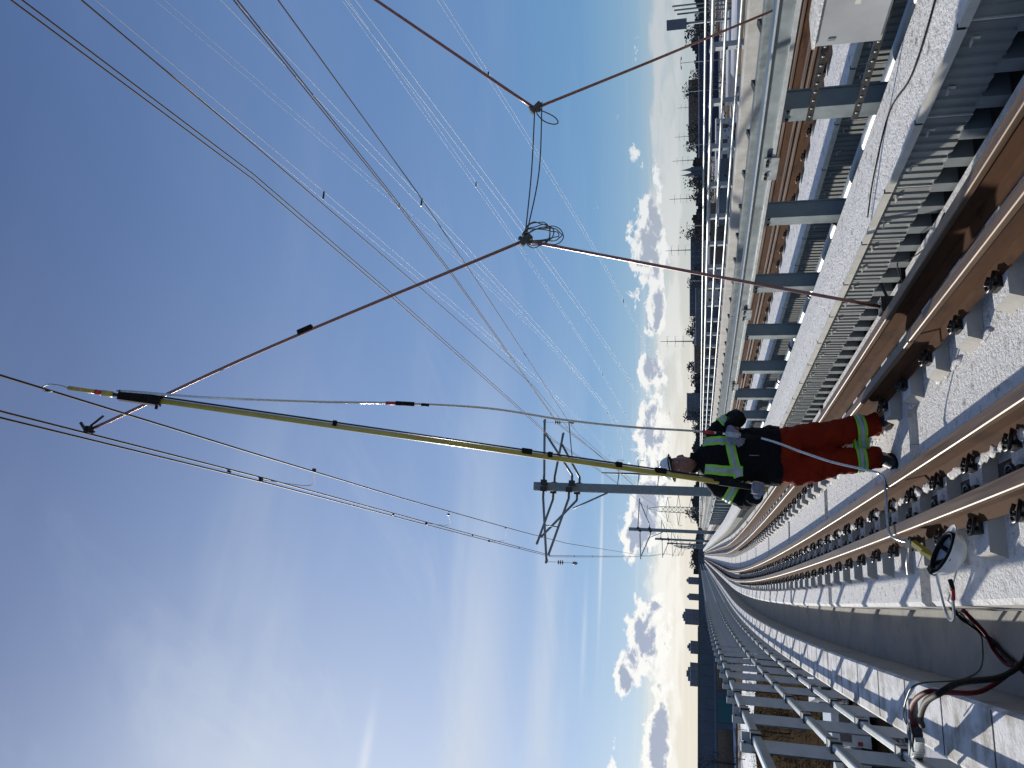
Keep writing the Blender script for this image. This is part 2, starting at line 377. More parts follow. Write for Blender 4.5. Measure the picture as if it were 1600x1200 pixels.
def rail(name, x, label, cat, blocks, clips, group, ybase=2.15, dz=0., zt=.25):
    t_ = thing(name, label, cat, group=group)
    MB().sweep([(a, z+dz) for a, z in rail_profile(.08, zt)], ys_full, x, mats=RM).build('steel_rail', [RUST, RHEAD], t_)
    c0 = b0 = None
    n_ind = 75
    for i in range(n_ind):
        y = ybase+.62*i; rz = -math.atan(slope(y)); loc = cv(x, y, .0+dz)
        if blocks:
            if b0 is None: b0 = block_mesh(*blocks).build('bearing_block', [SNOW, CONCL], t_, loc); q = b0
            else: q = part_copy(b0, t_, loc)
            q.rotation_euler = (0, 0, rz)
        if i < 45:
            for k in clips:
                if k == -1 or True:
                    key = 'cl%d' % k
                    if c0 is None: c0 = {}
                    l2 = (loc[0], loc[1], .08+dz)
                    if key not in c0: c0[key] = clip_mesh(k).build('rail_clip', BLKS, t_, l2); q = c0[key]
                    else: q = part_copy(c0[key], t_, l2)
                    q.rotation_euler = (0, 0, rz)
    if blocks:
        m = MB()
        for i in range(n_ind, 260):
            y = ybase+.62*i; m.box(x+blocks[0]+.02, x+blocks[1], y-.11, y+.11, 0+dz, .08+dz, 0, True)
        tag(m.build('bearing_block', [SNOWC], t_), kind='stuff')
    return t_
rail('running_rail', .647, 'brown running rail nearest the camera with black clips and snowy blocks on its left', 'rail', (-.26, .50), (-1, 1), 'rails of the near track')
rail('guard_rail', .985, 'inner guard rail left of the worker, beside the open snowy slab', 'guard rail', None, (-1,), 'rails of the near track')
rail('running_rail', 2.155, 'outer running rail on the right of the near track, beside the corrugated walkway side', 'rail', None, (1,), 'rails of the near track')
rail('guard_rail', 1.80, 'inner guard rail right of the worker, partly in his shadow, on jutting concrete blocks', 'guard rail', (-.22, .52), (-1, 1), 'rails of the near track')
rail('running_rail', 6.40, 'near running rail of the far track, seen beneath the long steel beam', 'rail', (-.3, .5), (-1,), 'rails of the far track')
rail('guard_rail', 6.74, 'near inner guard rail of the far track beyond the steel columns', 'guard rail', None, (), 'rails of the far track')
rail('guard_rail', 7.56, 'farther inner guard rail of the far track beyond the steel columns', 'guard rail', (-.25, .5), (), 'rails of the far track')
rail('running_rail', 7.90, 'farthest running rail of the far track, close to the outer parapet', 'rail', None, (), 'rails of the far track')
# clumps of snow caught along the inner side of the near rails
sm_ = MB()
for x0, w0 in ((.905, .032), (2.34, .13), (1.60, .03)):
    y = 2.6
    while y < 34:
        L_ = rnd.uniform(.10, .34); h_ = rnd.uniform(.25, 1.)*w0*.8
        if rnd.random() < .8:
            rings = []
            for i in range(7):
                tt = i/6; rr = math.sin(math.pi*min(max(tt, .04), .96))**.6
                cx = x0+rnd.uniform(-.01, .01); q = []
                for k in range(8):
                    a = 2*math.pi*k/8; jit = 1+rnd.uniform(-.25, .25)
                    q.append(cv(cx+math.cos(a)*w0*rr*jit, y+L_*tt+rnd.uniform(-.01, .01), (.09 if x0 < 1 else .0)+max(-.01, math.sin(a))*h_*rr*jit))
                rings.append(q)
            sm_.loft(rings)
        y += L_*rnd.uniform(.6, 1.3)
tag(MB().sweep([(.70, .0), (.875, .0), (.875, .006), (.70, .006)], ys_full).build('rail_shade_strip', DARKC), kind='structure')  # dark sheet painting the shade between running rail and guard rail
tag(sm_.build('snow_clumps', SNOW), 'crumbly ridges of snow lying along the rails', 'snow', kind='stuff')

# ------------------------------------------------------------------ raised walkways with corrugated sides
def skirt_panel(L_=.735):
    m = MB(); n = 9; p = L_/n; z0, z1 = .105, .345; vs = []; 
    for i in range(n):
        a = i*p
        for dy, dx_ in ((0, 0), (p*.10, -.011), (p*.90, -.002)): vs.append((dx_, a+dy))
    vs.append((0, L_))
    k = len(vs); V = [(x, y, z0) for x, y in vs]+[(x, y, z1) for x, y in vs]
    m.add(V, [(i, i+1, i+1+k, i+k) for i in range(k-1)], 0)
    m.box(-.012, .02, L_-.006, L_+.003, z0, z1, 1)
    for yy in (.12, .49):      # small pale angle tabs under the cap
        m.box(-.040, -.012, yy-.022, yy+.022, .296, .301, 1); m.box(-.016, -.012, yy-.022, yy-.004, .262, .296, 1)
    return m
def walkway(name, x, w, label, n_ind=40, y0=-2.64):
    t_ = thing(name, label, 'walkway')
    p0 = None
    for i in range(n_ind):
        y = y0+.742*i
        loc = cv(x, y, 0)
        if p0 is None: p0 = skirt_panel().build('skirt_panel', [SKIRT, CREAM], t_, loc); q = p0
        else: q = part_copy(p0, t_, loc)
        q.rotation_euler = (0, 0, -math.atan(slope(y+.37)))
    yend = y0+.742*n_ind
    ysf = [yend+3*i for i in range(int((228-yend)/3))]
    m = MB(); m.sweep([(x-.012, .105), (x+.01, .105), (x+.01, .345), (x-.012, .345)], ysf)
    m.build('far_skirt', SKIRT, t_)
    m = MB(); m.sweep([(x-.02, .346), (x+w, .346), (x+w, .385), (x+w*.5, .395), (x-.0, .380), (x-.02, .375)], ys_full, mats=[1, 1, 0, 0, 0, 0])
    m.build('snowy_deck', [SNOW, GREY], t_)
    m = MB()
    for i in range(70):
        y = y0+.742*i; m.box(x-.045, x-.021, y+.006, y+.736, .348, .392, 0, True); m.box(x-.047, x-.021, y-.01, y+.004, .36, .396, 1, True)
    m.sweep([(x-.045, .348), (x-.021, .348), (x-.021, .395), (x-.045, .395)], [y0+.742*70+3*i for i in range(58)])
    m.build('edge_angle', [CREAM, BLKS], t_)
    fin = MB().box(0, .25, -.05, .05, -.02, .12); f0 = None
    for i in range(80):
        y = -1.9+.29*i; loc = cv(x-.03, y, 0)
        if f0 is None: f0 = fin.build('support_foot', GREY, t_, loc)
        else: part_copy(f0, t_, loc)
    m = MB()
    for i in range(80, 400): y = -1.9+.29*i; m.box(x-.03, x+.22, y-.05, y+.05, -.02, .12, 0, True)
    tag(m.build('support_foot', GREY, t_), kind='stuff')
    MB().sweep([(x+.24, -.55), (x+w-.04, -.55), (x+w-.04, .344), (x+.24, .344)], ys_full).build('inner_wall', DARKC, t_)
    return t_
walkway('walkway', 2.72, .60, 'snow-covered raised walkway with grey corrugated side right beside the near track')
walkway('walkway', 4.24, .66, 'farther snow-covered raised walkway with corrugated side, behind the row of steel columns')
# pipe lying between the walkways
t_ = thing('conduit_pipe', 'bright metal conduit pipe running low behind the steel columns', 'pipe')
MB().tube([cv(3.80, y, .22) for y in ys_near[4:40]], .05, 12).build('pipe_run', GALV, t_)
cl = None
for y in (3.4, 5.35, 7.3, 9.2, 11.2, 13.1):
    m = MB(); m.lathe([(.05, -.02), (.064, -.02), (.064, .02), (.05, .02)], (0, 0, 0), (0, 1, 0), 12); m.box(-.012, .012, -.012, .012, -.7, -.04); m.box(-.07, .07, -.015, .015, -.055, -.045)
    if cl is None: cl = m.build('pipe_clamp', BLKS, t_, cv(3.80, y, .22))
    else: part_copy(cl, t_, cv(3.80, y, .22))
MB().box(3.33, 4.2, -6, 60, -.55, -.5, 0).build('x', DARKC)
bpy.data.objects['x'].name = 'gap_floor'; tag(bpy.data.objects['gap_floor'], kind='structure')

# ------------------------------------------------------------------ steel columns and the long beam
cm_ = MB()   # H section: flange to the track, web, far flange
cm_.box(-.006, .006, -.075, .075, -.5, .985, 0); cm_.box(.006, .144, -.068, -.060, -.5, .985, 0); cm_.box(.006, .144, .060, .068, -.5, .985, 0); cm_.box(.144, .156, -.075, .075, -.5, .985, 0)
cols_y = [5.05+1.62*i for i in range(-3, 28)]
kinds = {3.18: 'galvanised steel column carrying the grey junction box', }
ordw = ['first', 'second', 'third', 'fourth', 'fifth', 'sixth', 'seventh', 'eighth', 'ninth', 'tenth', 'eleventh', 'twelfth']
c0 = None
for i, y in enumerate(cols_y):
    j = i-3
    if i < 3: lab = 'galvanised steel column at the right edge behind the grey junction box'
    elif j < 7: lab = '%s galvanised steel column to the left of the grey junction box' % ordw[j]
    else: lab = 'far galvanised steel column in the dense row beyond the worker'
    if c0 is None:
        c0 = thing('steel_column', lab, 'column', cv(3.5, y, 0), 0, 'steel columns between the tracks')
        cm_.build('column_shaft', GALVD, c0)
        MB().box(-.03, .18, -.11, .11, -.502, -.48).build('base_plate', GALVD, c0)
        m = MB(); 
        for a in (-.05, .05): m.tube([(-.007, a, .93), (-.022, a, .93)], .012, 6, 0)
        m.build('bolt_heads', BLKS, c0)
    else: tree_copy(c0, cv(3.5, y, 0), -math.atan(slope(y)), lab)
t_ = thing('steel_beam', 'long horizontal galvanised steel beam resting on the row of columns', 'beam')
ysb = [-4+1.0*i for i in range(58)]
MB().sweep([(3.46, .988), (3.64, .988), (3.64, 1.0), (3.474, 1.0), (3.474, 1.094), (3.64, 1.094), (3.64, 1.104), (3.455, 1.104), (3.455, .988)], ysb).build('channel', GALVD, t_)
MB().sweep([(3.432, .975), (3.454, .975), (3.454, 1.0), (3.432, 1.0)], ysb).build('lower_lip', ALU, t_)
MB().sweep([(3.43, 1.0975), (3.454, 1.0975), (3.454, 1.109), (3.43, 1.109)], ysb).build('upper_lip', ALU, t_)  # sunlight on the top flange edge put into a brighter metal
sp = None
for i in range(11):
    y = 2.4+3.24*i
    m = MB(); m.box(-.012, 0, -.16, .16, .945, 1.06, 0)
    for a in (-.12, -.07, .07, .12): m.tube([(-.012, a, 1.03), (-.03, a, 1.03)], .014, 6, 1)
    if sp is None: sp = m.build('splice_plate', [GALV, BLKS], t_, cv(3.43, y, 0))
    else: part_copy(sp, t_, cv(3.43, y, 0))
# junction box hung between two columns
t_ = thing('junction_box', 'large grey metal junction box hanging on a slotted strut at the right edge', 'junction box', (3.42, 3.70, .72))
m = MB(); m.box(-.12, .10, -.62, .38, -.20, .165); m.box(-.135, -.12, -.60, .36, -.185, .15)
m.build('cabinet', M('light_grey_enamel', [(.30, .31, .315), (.38, .39, .39)], .45, scale=3), t_)
MB().box(-.1365, -.1352, .02, .05, -.03, .0).build('sticker', CREAM, t_)
for dy_ in (-.25, .30): MB().box(-.140, -.135, dy_, dy_+.02, .06, .10).build('latch', GALVD, t_)
MB().sweep([(-.14, .166), (.11, .166), (.11, .187), (-.14, .181)], [-.62+.1*i for i in range(11)]).build('snow_cap', SNOW, t_)
def strut(z, label):
    m = MB(); m.box(3.40, 3.42, 3.9, 4.99, z-.022, z+.022, 0)
    for i in range(12):
        y = 3.95+.087*i; m.lathe([(.0, 0), (.010, 0), (.010, .003), (0, .003)], (3.399, y, z), (-1, 0, 0), 8, 1)
    tag(m.build('slotted_strut', [BLKS, GALVD]), label, 'strut', 'slotted struts between the columns')
strut(.50, 'lower slotted steel strut with a row of holes left of the junction box')
strut(.80, 'upper slotted steel strut fixed across the columns under the beam')
t_ = thing('cable_bundle', 'thick black cables dropping from the junction box onto the snowy walkway', 'cables')
for i, y in enumerate((3.50, 3.56, 3.66, 3.72)):
    MB().tube(smoothpath([(3.40, y, .52), (3.39, y-.01, .44), (3.36, y-.02, .36), (3.36, y-.03, .2)], 5), .018, 8).build('cable', BLACK, t_)
# thin black wires lying on the walkway
for pts, lab in (([(3.25, 3.0, .40), (3.05, 3.5, .402), (2.98, 4.0, .40), (3.1, 4.5, .40), (2.95, 5.0, .40), (2.78, 5.25, .40)], 'thin dark wire lying loose on the snow of the near walkway'),
                 ([(2.6, 4.9, .02), (2.52, 5.2, .05), (2.56, 5.5, .10), (2.62, 5.7, .12), (2.5, 5.9, .03)], 'thin dark wire sticking up from the snowy ledge under the corrugated side')):
    tag(MB().tube(smoothpath(pts, 6), .005, 6).build('loose_wire', BLACK), lab, 'wire')

POSTG = M('pale_grey_steel', [(.30, .32, .34), (.38, .40, .42)], .5, metal=.2, scale=5)
# ------------------------------------------------------------------ left guardrail
LX = -.83
t_ = thing('guardrail', 'galvanised three-rail guardrail along the left kerb of the viaduct', 'guardrail')
m = MB(); m.box(-.105, -.012, -.006, .006, -1.0, 1.235); m.box(-.105, -.093, -.006, .05, -1.0, 1.235); m.box(-.03, .03, .006, .03, 1.19, 1.25)
post = m
tab = MB(); tab.box(-.10, -.04, -.055, .055, 1.18, 1.255); tab.tube([(-.04, 0, 1.225), (-.03, 0, 1.225)], .012, 8, 1)
def sleeve_mesh():
    m = MB(); m.obox((0, 0, 0), ((0, 1, 0), (1, 0, 0), (0, 0, 1)), (.085, .036, .036), 0)
    for a in (-.09, .085): m.obox((0, a, 0), ((0, 1, 0), (1, 0, 0), (0, 0, 1)), (.012, .040, .040), 1)
    return m
p0 = s0 = t0 = None
yy = [1.8+1.5*i for i in range(-3, 92)]
for y in yy:
    rz = -math.atan(slope(y)); loc = cv(LX, y, 0)
    if p0 is None:
        p0 = post.build('post', POSTG, t_, loc); s0 = sleeve_mesh().build('clamp_sleeve', [GALVD, BLKS], t_, cv(LX, y, 1.15)); t0 = tab.build('end_tab', [GALV, BLKS], t_, loc)
    else:
        part_copy(p0, t_, loc, rz)
        if y < 45: part_copy(t0, t_, loc, rz)
    if y < 45:
        for z in (1.15, .62, .17):
            if not (z == 1.15 and y == yy[0]): part_copy(s0, t_, cv(LX, y, z), rz if y > 0 else 0)
for z in (1.15, .62, .17):
    MB().sweep([(-.026, z-.028), (.026, z-.028), (.026, z+.022), (.018, z+.03), (-.018, z+.03), (-.026, z+.022)], ys_full, LX, mats=[0, 0, 1, 1, 1, 0]).build('handrail', [GREY, ALU], t_)  # sunlit top painted with the bright metal, shaded sides with the grey
# ------------------------------------------------------------------ far parapet and its railing
t_ = thing('parapet_wall', 'grey steel and concrete parapet wall along the outer edge of the far track', 'parapet')
MB().sweep([(9.1, -.56), (9.7, -.56), (9.7, .80), (9.22, .80), (9.18, .77), (9.14, .20)], ys_full, mats=[0, 0, 0, 0, 0, 0]).build('upstand', [CONCL], t_)
MB().sweep([(8.66, -.55), (8.95, -.55), (8.95, .60), (8.70, .60), (8.70, .57), (8.72, .30)], ys_full).build('steel_trough', GALVD, t_)
s_ = None
for i in range(70):
    y = 3+1.5*i; m = MB(); m.add([(0, -.10, .301), (0, .10, .301), (.0, .10, .22), (0, -.10, .22), (.16, -.07, .36), (.16, .07, .36), (.16, .07, .3), (.16, -.07, .3)], [(0, 1, 5, 4), (3, 7, 6, 2), (0, 4, 7, 3), (1, 2, 6, 5), (0, 3, 2, 1)], 0)
    if s_ is None: s_ = m.build('bracket', BLKS, t_, cv(8.80, y, 0.302))
    else: part_copy(s_, t_, cv(8.80, y, 0.302), -math.atan(slope(y)))
t_ = thing('guardrail', 'bright galvanised pipe railing on the outer parapet beyond the far track', 'guardrail')
m = MB(); m.box(-.01, .10, -.05, .05, .75, 1.36); m.box(-.03, .12, -.05, .05, .80, .815)
p0 = s0 = None
for i in range(95):
    y = 2.0+1.6*i; loc = cv(9.42, y, 0); rz = -math.atan(slope(y))
    if p0 is None:
        p0 = m.build('post', POSTG, t_, loc)
        q = MB()
        for z in (1.33,): q.lathe([(.03, -.07), (.045, -.07), (.045, .07), (.03, .07)], (0, 0, z), (0, 1, 0), 10)
        for z in (1.10, .88): q.lathe([(.025, -.012), (.042, -.012), (.042, .012), (.025, .012)], (0, 0, z), (0, 1, 0), 10, 1)
        s0 = q.build('pipe_clamp', [ALU, BLKS], t_, loc)
    else:
        part_copy(p0, t_, loc, rz)
        if i < 30: part_copy(s0, t_, loc, rz)
for z, r_ in ((1.33, .034), (1.12, .026), (.88, .026)):
    MB().tube([cv(9.39, y, z) for y in ys_full[7:]], r_, 10).build('handrail', GALV, t_)
tag(MB().tube([cv(9.75, y, 1.44) for y in ys_full[7:]], .026, 10).build('conduit_pipe', GALV), 'thin grey pipe running level just above the outer railing', 'pipe')

# ------------------------------------------------------------------ catenary masts
def mast(i, y, label, detail):
    base = cv(3.8, y, 0); hgt = 7.85 if i == 0 else 8.2
    t_ = thing('catenary_mast', label, 'mast', base, -math.atan(slope(y)), 'catenary masts between the tracks')
    m = MB(); w = .16
    m.box(-w, w, -.13, -.11, -.5, hgt); m.box(-w, w, .11, .13, -.5, hgt); m.box(-.012, .012, -.11, .11, -.5, hgt)
    m.build('mast_shaft', GALVD, t_)
    def arm(side, yo, x1, z1, zt, zb, reach2):
        a = thing('cantilever_arm', None, None); a.parent = t_
        m = MB()
        # bracket plates and stand-off insulators on the mast
        for z in (zt, zb):
            m.box(side*.16-.10, side*.16+.10, yo-.10, yo+.10, z-.09, z+.09, 1)
            m.tube([(side*.26, yo, z), (side*.46, yo, z)], .032, 8, 1)
        m.tube([(side*.42, yo, zt), (side*(x1+.3), yo, z1+.02)], .032, 8)
        m.tube([(side*.42, yo, zb), (side*x1, yo, z1-.04)], .034, 8)
        m.tube([(side*x1*.62, yo, zb+(z1-zb)*.55), (side*x1*.5, yo, zt)], .008, 5)
        # registration tube
        m.tube([(side*.55, yo, zb+.1), (side*(x1+.05), yo, zb+.15)], .02, 6)
        m.build('arm_tubes', GALVD, a)
        q = MB()
        for z in (zt, zb):
            for k in range(4): q.lathe([(.03, -.012), (.062, 0), (.03, .012)], (side*(.29+.042*k), yo, z), (1, 0, 0), 10)
        q.build('insulator', CERAM, a)
        return a
    if detail:
        sets = [(-.35, [((-.45, 7.40), (-2.85, 7.16)), ((-.45, 6.40), (-2.62, 7.10)), ((-1.5, 7.27), (-1.55, 6.78))], 7.40, 6.40, -1), (.40, [((-.45, 7.15), (-2.15, 7.70)), ((-.45, 6.20), (-1.95, 7.58))], 7.15, 6.20, -1),
                (-.35, [((.45, 7.40), (2.55, 7.48)), ((.45, 6.30), (2.05, 7.42)), ((.9, 6.30), (2.6, 6.52))], 7.40, 6.30, 1), (.40, [((.45, 7.12), (2.15, 6.85)), ((.45, 6.12), (1.75, 6.88))], 7.12, 6.12, 1)]
    else:
        sets = [(-.2, [((-.45, 7.1), (-2.75, 7.0)), ((-.45, 6.1), (-2.5, 6.95)), ((-1.2, 6.5), (-2.3, 6.3))], 7.1, 6.1, -1), (-.2, [((.45, 7.3), (2.9, 7.2)), ((.45, 6.2), (2.6, 7.1)), ((1.2, 6.5), (2.4, 6.4))], 7.3, 6.2, 1)]
    for yo, tubes, zt, zb, side in sets:
        a = thing('cantilever_arm', None, None); a.parent = t_
        q = MB()
        for z in (zt, zb):
            q = MB(); q.box(side*.13-.10, side*.13+.10, yo-.10, yo+.10, z-.11, z+.11); q.tube([(side*.2, yo, z), (side*.46, yo, z)], .042, 8); q.build('mast_bracket', BLKS, a)
        q = MB()
        for k_i, ((x0, z0), (x1, z1)) in enumerate(tubes): q.tube([(x0, yo, z0), (x1, yo, z1)], .046 if k_i < 2 else .02, 8)
        q.tube([(tubes[0][1][0]-.05, yo-.08, tubes[0][1][1]), (tubes[0][1][0]+.06, yo+.08, tubes[0][1][1])], .05, 6)
        q.build('arm_tubes', GALVD, a)
        q = MB()
        for z in (zt, zb):
            for k in range(4): q.lathe([(.03, -.014), (.066, 0), (.03, .014)], (side*(.26+.045*k), yo, z), (1, 0, 0), 10)
        q.build('insulator', CERAM, a)
    # brace
    MB().tube([(-.17, -.12, 4.95), (-.78, .30, 6.32)], .036, 8).build('brace', GALVD, t_)
    if detail:
        for dx_, dz_ in ((-2.86, 7.12), (2.5, 7.45)):
            q = MB(); q.tube([(dx_, -.35, dz_+.02), (dx_, -.35, dz_-1.15)], .008, 6)
            q.build('pulley_wire', BLKS, t_)
            q = MB()
            for k in range(3): q.lathe([(.02, -.03), (.10, 0), (.02, .03)], (dx_, -.35, dz_-.42-.08*k), (0, 0, 1), 12)
            q.lathe([(.02, -.10), (.06, -.05), (.06, .05), (.02, .10)], (dx_, -.35, dz_-1.05), (0, 0, 1), 10)
            q.build('insulator', CERAM, t_)
    return t_
mast_lab = ['tall blue-grey catenary mast behind the worker with crossed cantilever arms on both sides', 'second catenary mast, just left of the worker, with one long arm each side',
            'third catenary mast, the short one just left of the second mast', 'fourth catenary mast in the receding row', 'fifth catenary mast, small in the receding row', 'sixth and smallest catenary mast near the vanishing point']
for i in range(6): mast(i, 29.5+47*i, mast_lab[i], i == 0)

# ------------------------------------------------------------------ overhead wires
MY = [29.5+47*i for i in range(6)]
def wire(name, near, tx, zs, r, label, twin=0, zig=.18, m_=WIRE, group='overhead wires of the railway', sag=0.):
    pts = list(near)
    for i, y in enumerate(MY[1:]):
        a, b_ = (pts[-1][0]-off(pts[-1][1]), pts[-1][1], pts[-1][2]), None
        x1 = tx+(zig if i % 2 else -zig)
        p0, p1 = Vector(pts[-1]), Vector(cv(x1, y, zs))
        for k in range(1, 7):
            t = k/6; p = p0.lerp(p1, t); p.z -= sag*4*t*(1-t); pts.append(tuple(p))
    t_ = thing(name, label, 'overhead wire', group=group) if twin else None
    if twin:
        for s_ in (0, twin): MB().tube([(x+s_, y, z) for x, y, z in pts], r, 6).build('wire_strand', m_, t_)
        cl0 = None
        for i in range(8 if abs(twin) == .05 else 0):
            y = 8.0+5.2*i
            for j in range(len(pts)-1):
                if pts[j][1] <= y <= pts[j+1][1]:
                    f = (y-pts[j][1])/(pts[j+1][1]-pts[j][1]); p = Vector(pts[j]).lerp(Vector(pts[j+1]), f)
                    if cl0 is None: cl0 = MB().box(-.012, twin+.012, -.02, .02, -.014, .014).build('strand_clamp', BLKS, t_, p)
                    else: part_copy(cl0, t_, p)
        return t_
    return tag(MB().tube(pts, r, 6).build(name, m_), label, 'overhead wire', group)
wire('contact_wire', [(1.05, -6, 6.2), (1.27, 3.9, 6.2), (1.38, 7.2, 6.2), (1.54, 11.6, 6.2), (1.92, 20.2, 6.2), (2.30, 28.0, 6.2)], 1.45, 6.2, .0095, 'single contact wire over the near track, touched by the tip of the yellow pole')
wire('messenger_wire', [(1.00, -6, 6.95), (1.21, 4.88, 6.95), (1.35, 8.8, 6.95), (1.51, 14.8, 6.95), (1.68, 20.9, 6.95), (1.92, 29.2, 6.95)], 1.45, 6.95, .0095, 'twin messenger wires over the near track with a grounding clamp on them', twin=-.05, sag=.35)
wire('messenger_wire', [(3.6, -6, 7.2), (4.62, 4.15, 7.2), (5.10, 7.8, 7.2), (5.45, 12.7, 7.2), (6.30, 26.8, 7.2), (6.4, 29.5, 7.2)], 6.5, 7.2, .0095, 'twin messenger wires crossing high over the walkways, highest wires at the upper right', twin=.07, sag=.35)
wire('contact_wire', [(4.2, -6, 6.5), (4.55, 4.19, 6.5), (4.86, 6.78, 6.5), (5.49, 12.5, 6.5), (6.54, 22.3, 6.5), (6.9, 29.5, 6.6)], 7.2, 6.4, .0085, 'single dark contact wire just below the highest twin wires', zig=.25)
wire('messenger_wire', [(6.5, -6, 7.0), (6.77, 6.54, 7.0), (6.99, 11.4, 7.0), (7.1, 15.5, 7.0), (7.1, 29.5, 7.05)], 7.2, 7.0, .0095, 'twin messenger wires straight above the far track', twin=.055, sag=.35)
wire('contact_wire', [(6.2, -6, 6.2), (6.42, 6.25, 6.2), (6.62, 10.8, 6.2), (6.66, 14.6, 6.2), (6.62, 26.4, 6.2), (6.7, 29.5, 6.2)], 7.2, 6.15, .0088, 'lowest single contact wire above the far track')
def dropper(p0, p1, lab, bulge=.5):
    a, b_ = Vector(p0), Vector(p1); mid = (a+b_)/2; mid.y += bulge; mid.z -= .05
    t_ = thing('dropper_wire', lab, 'dropper wire', group='droppers hanging between messenger and contact wires')
    MB().tube(smoothpath([a, a.lerp(mid, .6)+Vector((0, .12*bulge, -.1)), b_], 8), .004, 5).build('wire_strand', WIRE, t_)
    MB().obox(a, ((1, 0, 0), (0, 1, 0), (0, 0, 1)), (.03, .02, .02)).build('clamp', BLKS, t_)
    MB().obox(b_, ((1, 0, 0), (0, 1, 0), (0, 0, 1)), (.02, .015, .02)).build('clamp', BLKS, t_)
dropper((1.32, 8.7, 6.95), (1.46, 8.7, 6.23), 'dropper wire nearest the yellow pole, joining the twin wires to the contact wire', .9)
dropper((1.49, 15.0, 6.95), (1.60, 14.2, 6.23), 'second dropper wire along the twin wires over the near track', .9)
dropper((1.60, 20.0, 6.95), (1.85, 18.8, 6.23), 'third dropper wire, close to the cantilever arms of the first mast', .9)

# ------------------------------------------------------------------ the worker
JACK = M('black_jacket_cloth', [(.003, .003, .004), (.007, .007, .009)], .9, spec=.2, scale=30, bump=.5, bscale=14, bdist=.02)
PANT = M('orange_red_trouser_cloth', [(.15, .010, .003), (.22, .017, .004)], .9, spec=.15, scale=8, bump=.5, bscale=10, bdist=.02)
LIME = M('lime_reflective_cloth', [(.22, .60, .04), (.28, .68, .06)], .6, scale=10)
SILV = M('silver_reflective_tape', [(.30, .33, .37), (.42, .45, .50)], .45, scale=20)
SKIN = M('skin', [(.15, .068, .052), (.20, .095, .072)], .55, scale=20)
GLOV = M('grey_work_glove', [(.15, .165, .215), (.22, .24, .30)], .8, scale=25, bump=.4, bscale=60, bdist=.004)
BOOT = M('black_boot_leather', [(.010, .010, .012), (.028, .028, .032)], .45, scale=20, bump=.3, bscale=40)
HAIR = M('short_dark_hair', [(.02, .014, .010), (.04, .03, .02)], .8, scale=60, bump=.5)
PY = 6.8
def ell(cx, cy, z, rx, ry, n=22, pw=2.3):
    out = []
    for k in range(n):
        a = 2*math.pi*k/n; c_, s_ = math.cos(a), math.sin(a)
        out.append((cx+rx*math.copysign(abs(c_)**(2/pw), c_), cy+ry*math.copysign(abs(s_)**(2/pw), s_), z))
    return out
def remeshed(mb, name, mat_, parent, vox, wr=0., wscale=9., smooth=3):
    o = mb.build('tmp', mat_); 
    r_ = o.modifiers.new('r', 'REMESH'); r_.mode = 'VOXEL'; r_.voxel_size = vox; r_.use_smooth_shade = True
    s_ = o.modifiers.new('s', 'SMOOTH'); s_.factor = .5; s_.iterations = smooth
    dg = bpy.context.evaluated_depsgraph_get(); me = bpy.data.meshes.new_from_object(o.evaluated_get(dg))
    if wr:
        for v in me.vertices:
            p = v.co; d_ = mnoise.noise(Vector((p.x*wscale, p.y*wscale, p.z*wscale*1.6)))+.5*mnoise.noise(Vector((p.x*wscale*2.6+5, p.y*wscale*2.6, p.z*wscale*3.4)))
            v.co = p+v.normal*wr*d_
    for p in me.polygons: p.use_smooth = True
    n_ = bpy.data.objects.new(name, me); COL.objects.link(n_); n_.parent = parent
    bpy.data.objects.remove(o); me.name = name
    return n_
worker = thing('person', 'worker in black jacket and orange-red trousers with lime stripes holding a long yellow pole', 'person')
# body under the clothes: one continuous surface
b_ = MB()
b_.loft([ell(1.385, PY, .84, .15, .10), ell(1.38, PY, .98, .155, .105), ell(1.37, PY, 1.16, .14, .10), ell(1.355, PY, 1.36, .17, .115), ell(1.34, PY, 1.48, .16, .09), ell(1.325, PY, 1.53, .07, .065), ell(1.30, PY-.02, 1.60, .060, .062), ell(1.275, PY-.045, 1.66, .058, .06)])
b_.tube([(1.46, PY, .86), (1.55, PY-.02, .47), (1.665, PY, .10)], [.09, .06, .042], 12)
b_.tube([(1.30, PY, .86), (1.335, PY-.03, .46), (1.385, PY, .10)], [.09, .06, .042], 12)
b_.tube([(1.17, PY, 1.46), (1.00, PY+.02, 1.17), (1.07, 6.60, 1.07)], [.055, .042, .03], 12)
b_.tube([(1.53, PY, 1.46), (1.70, PY-.02, 1.22), (1.54, 6.56, 1.25)], [.055, .042, .03], 12)
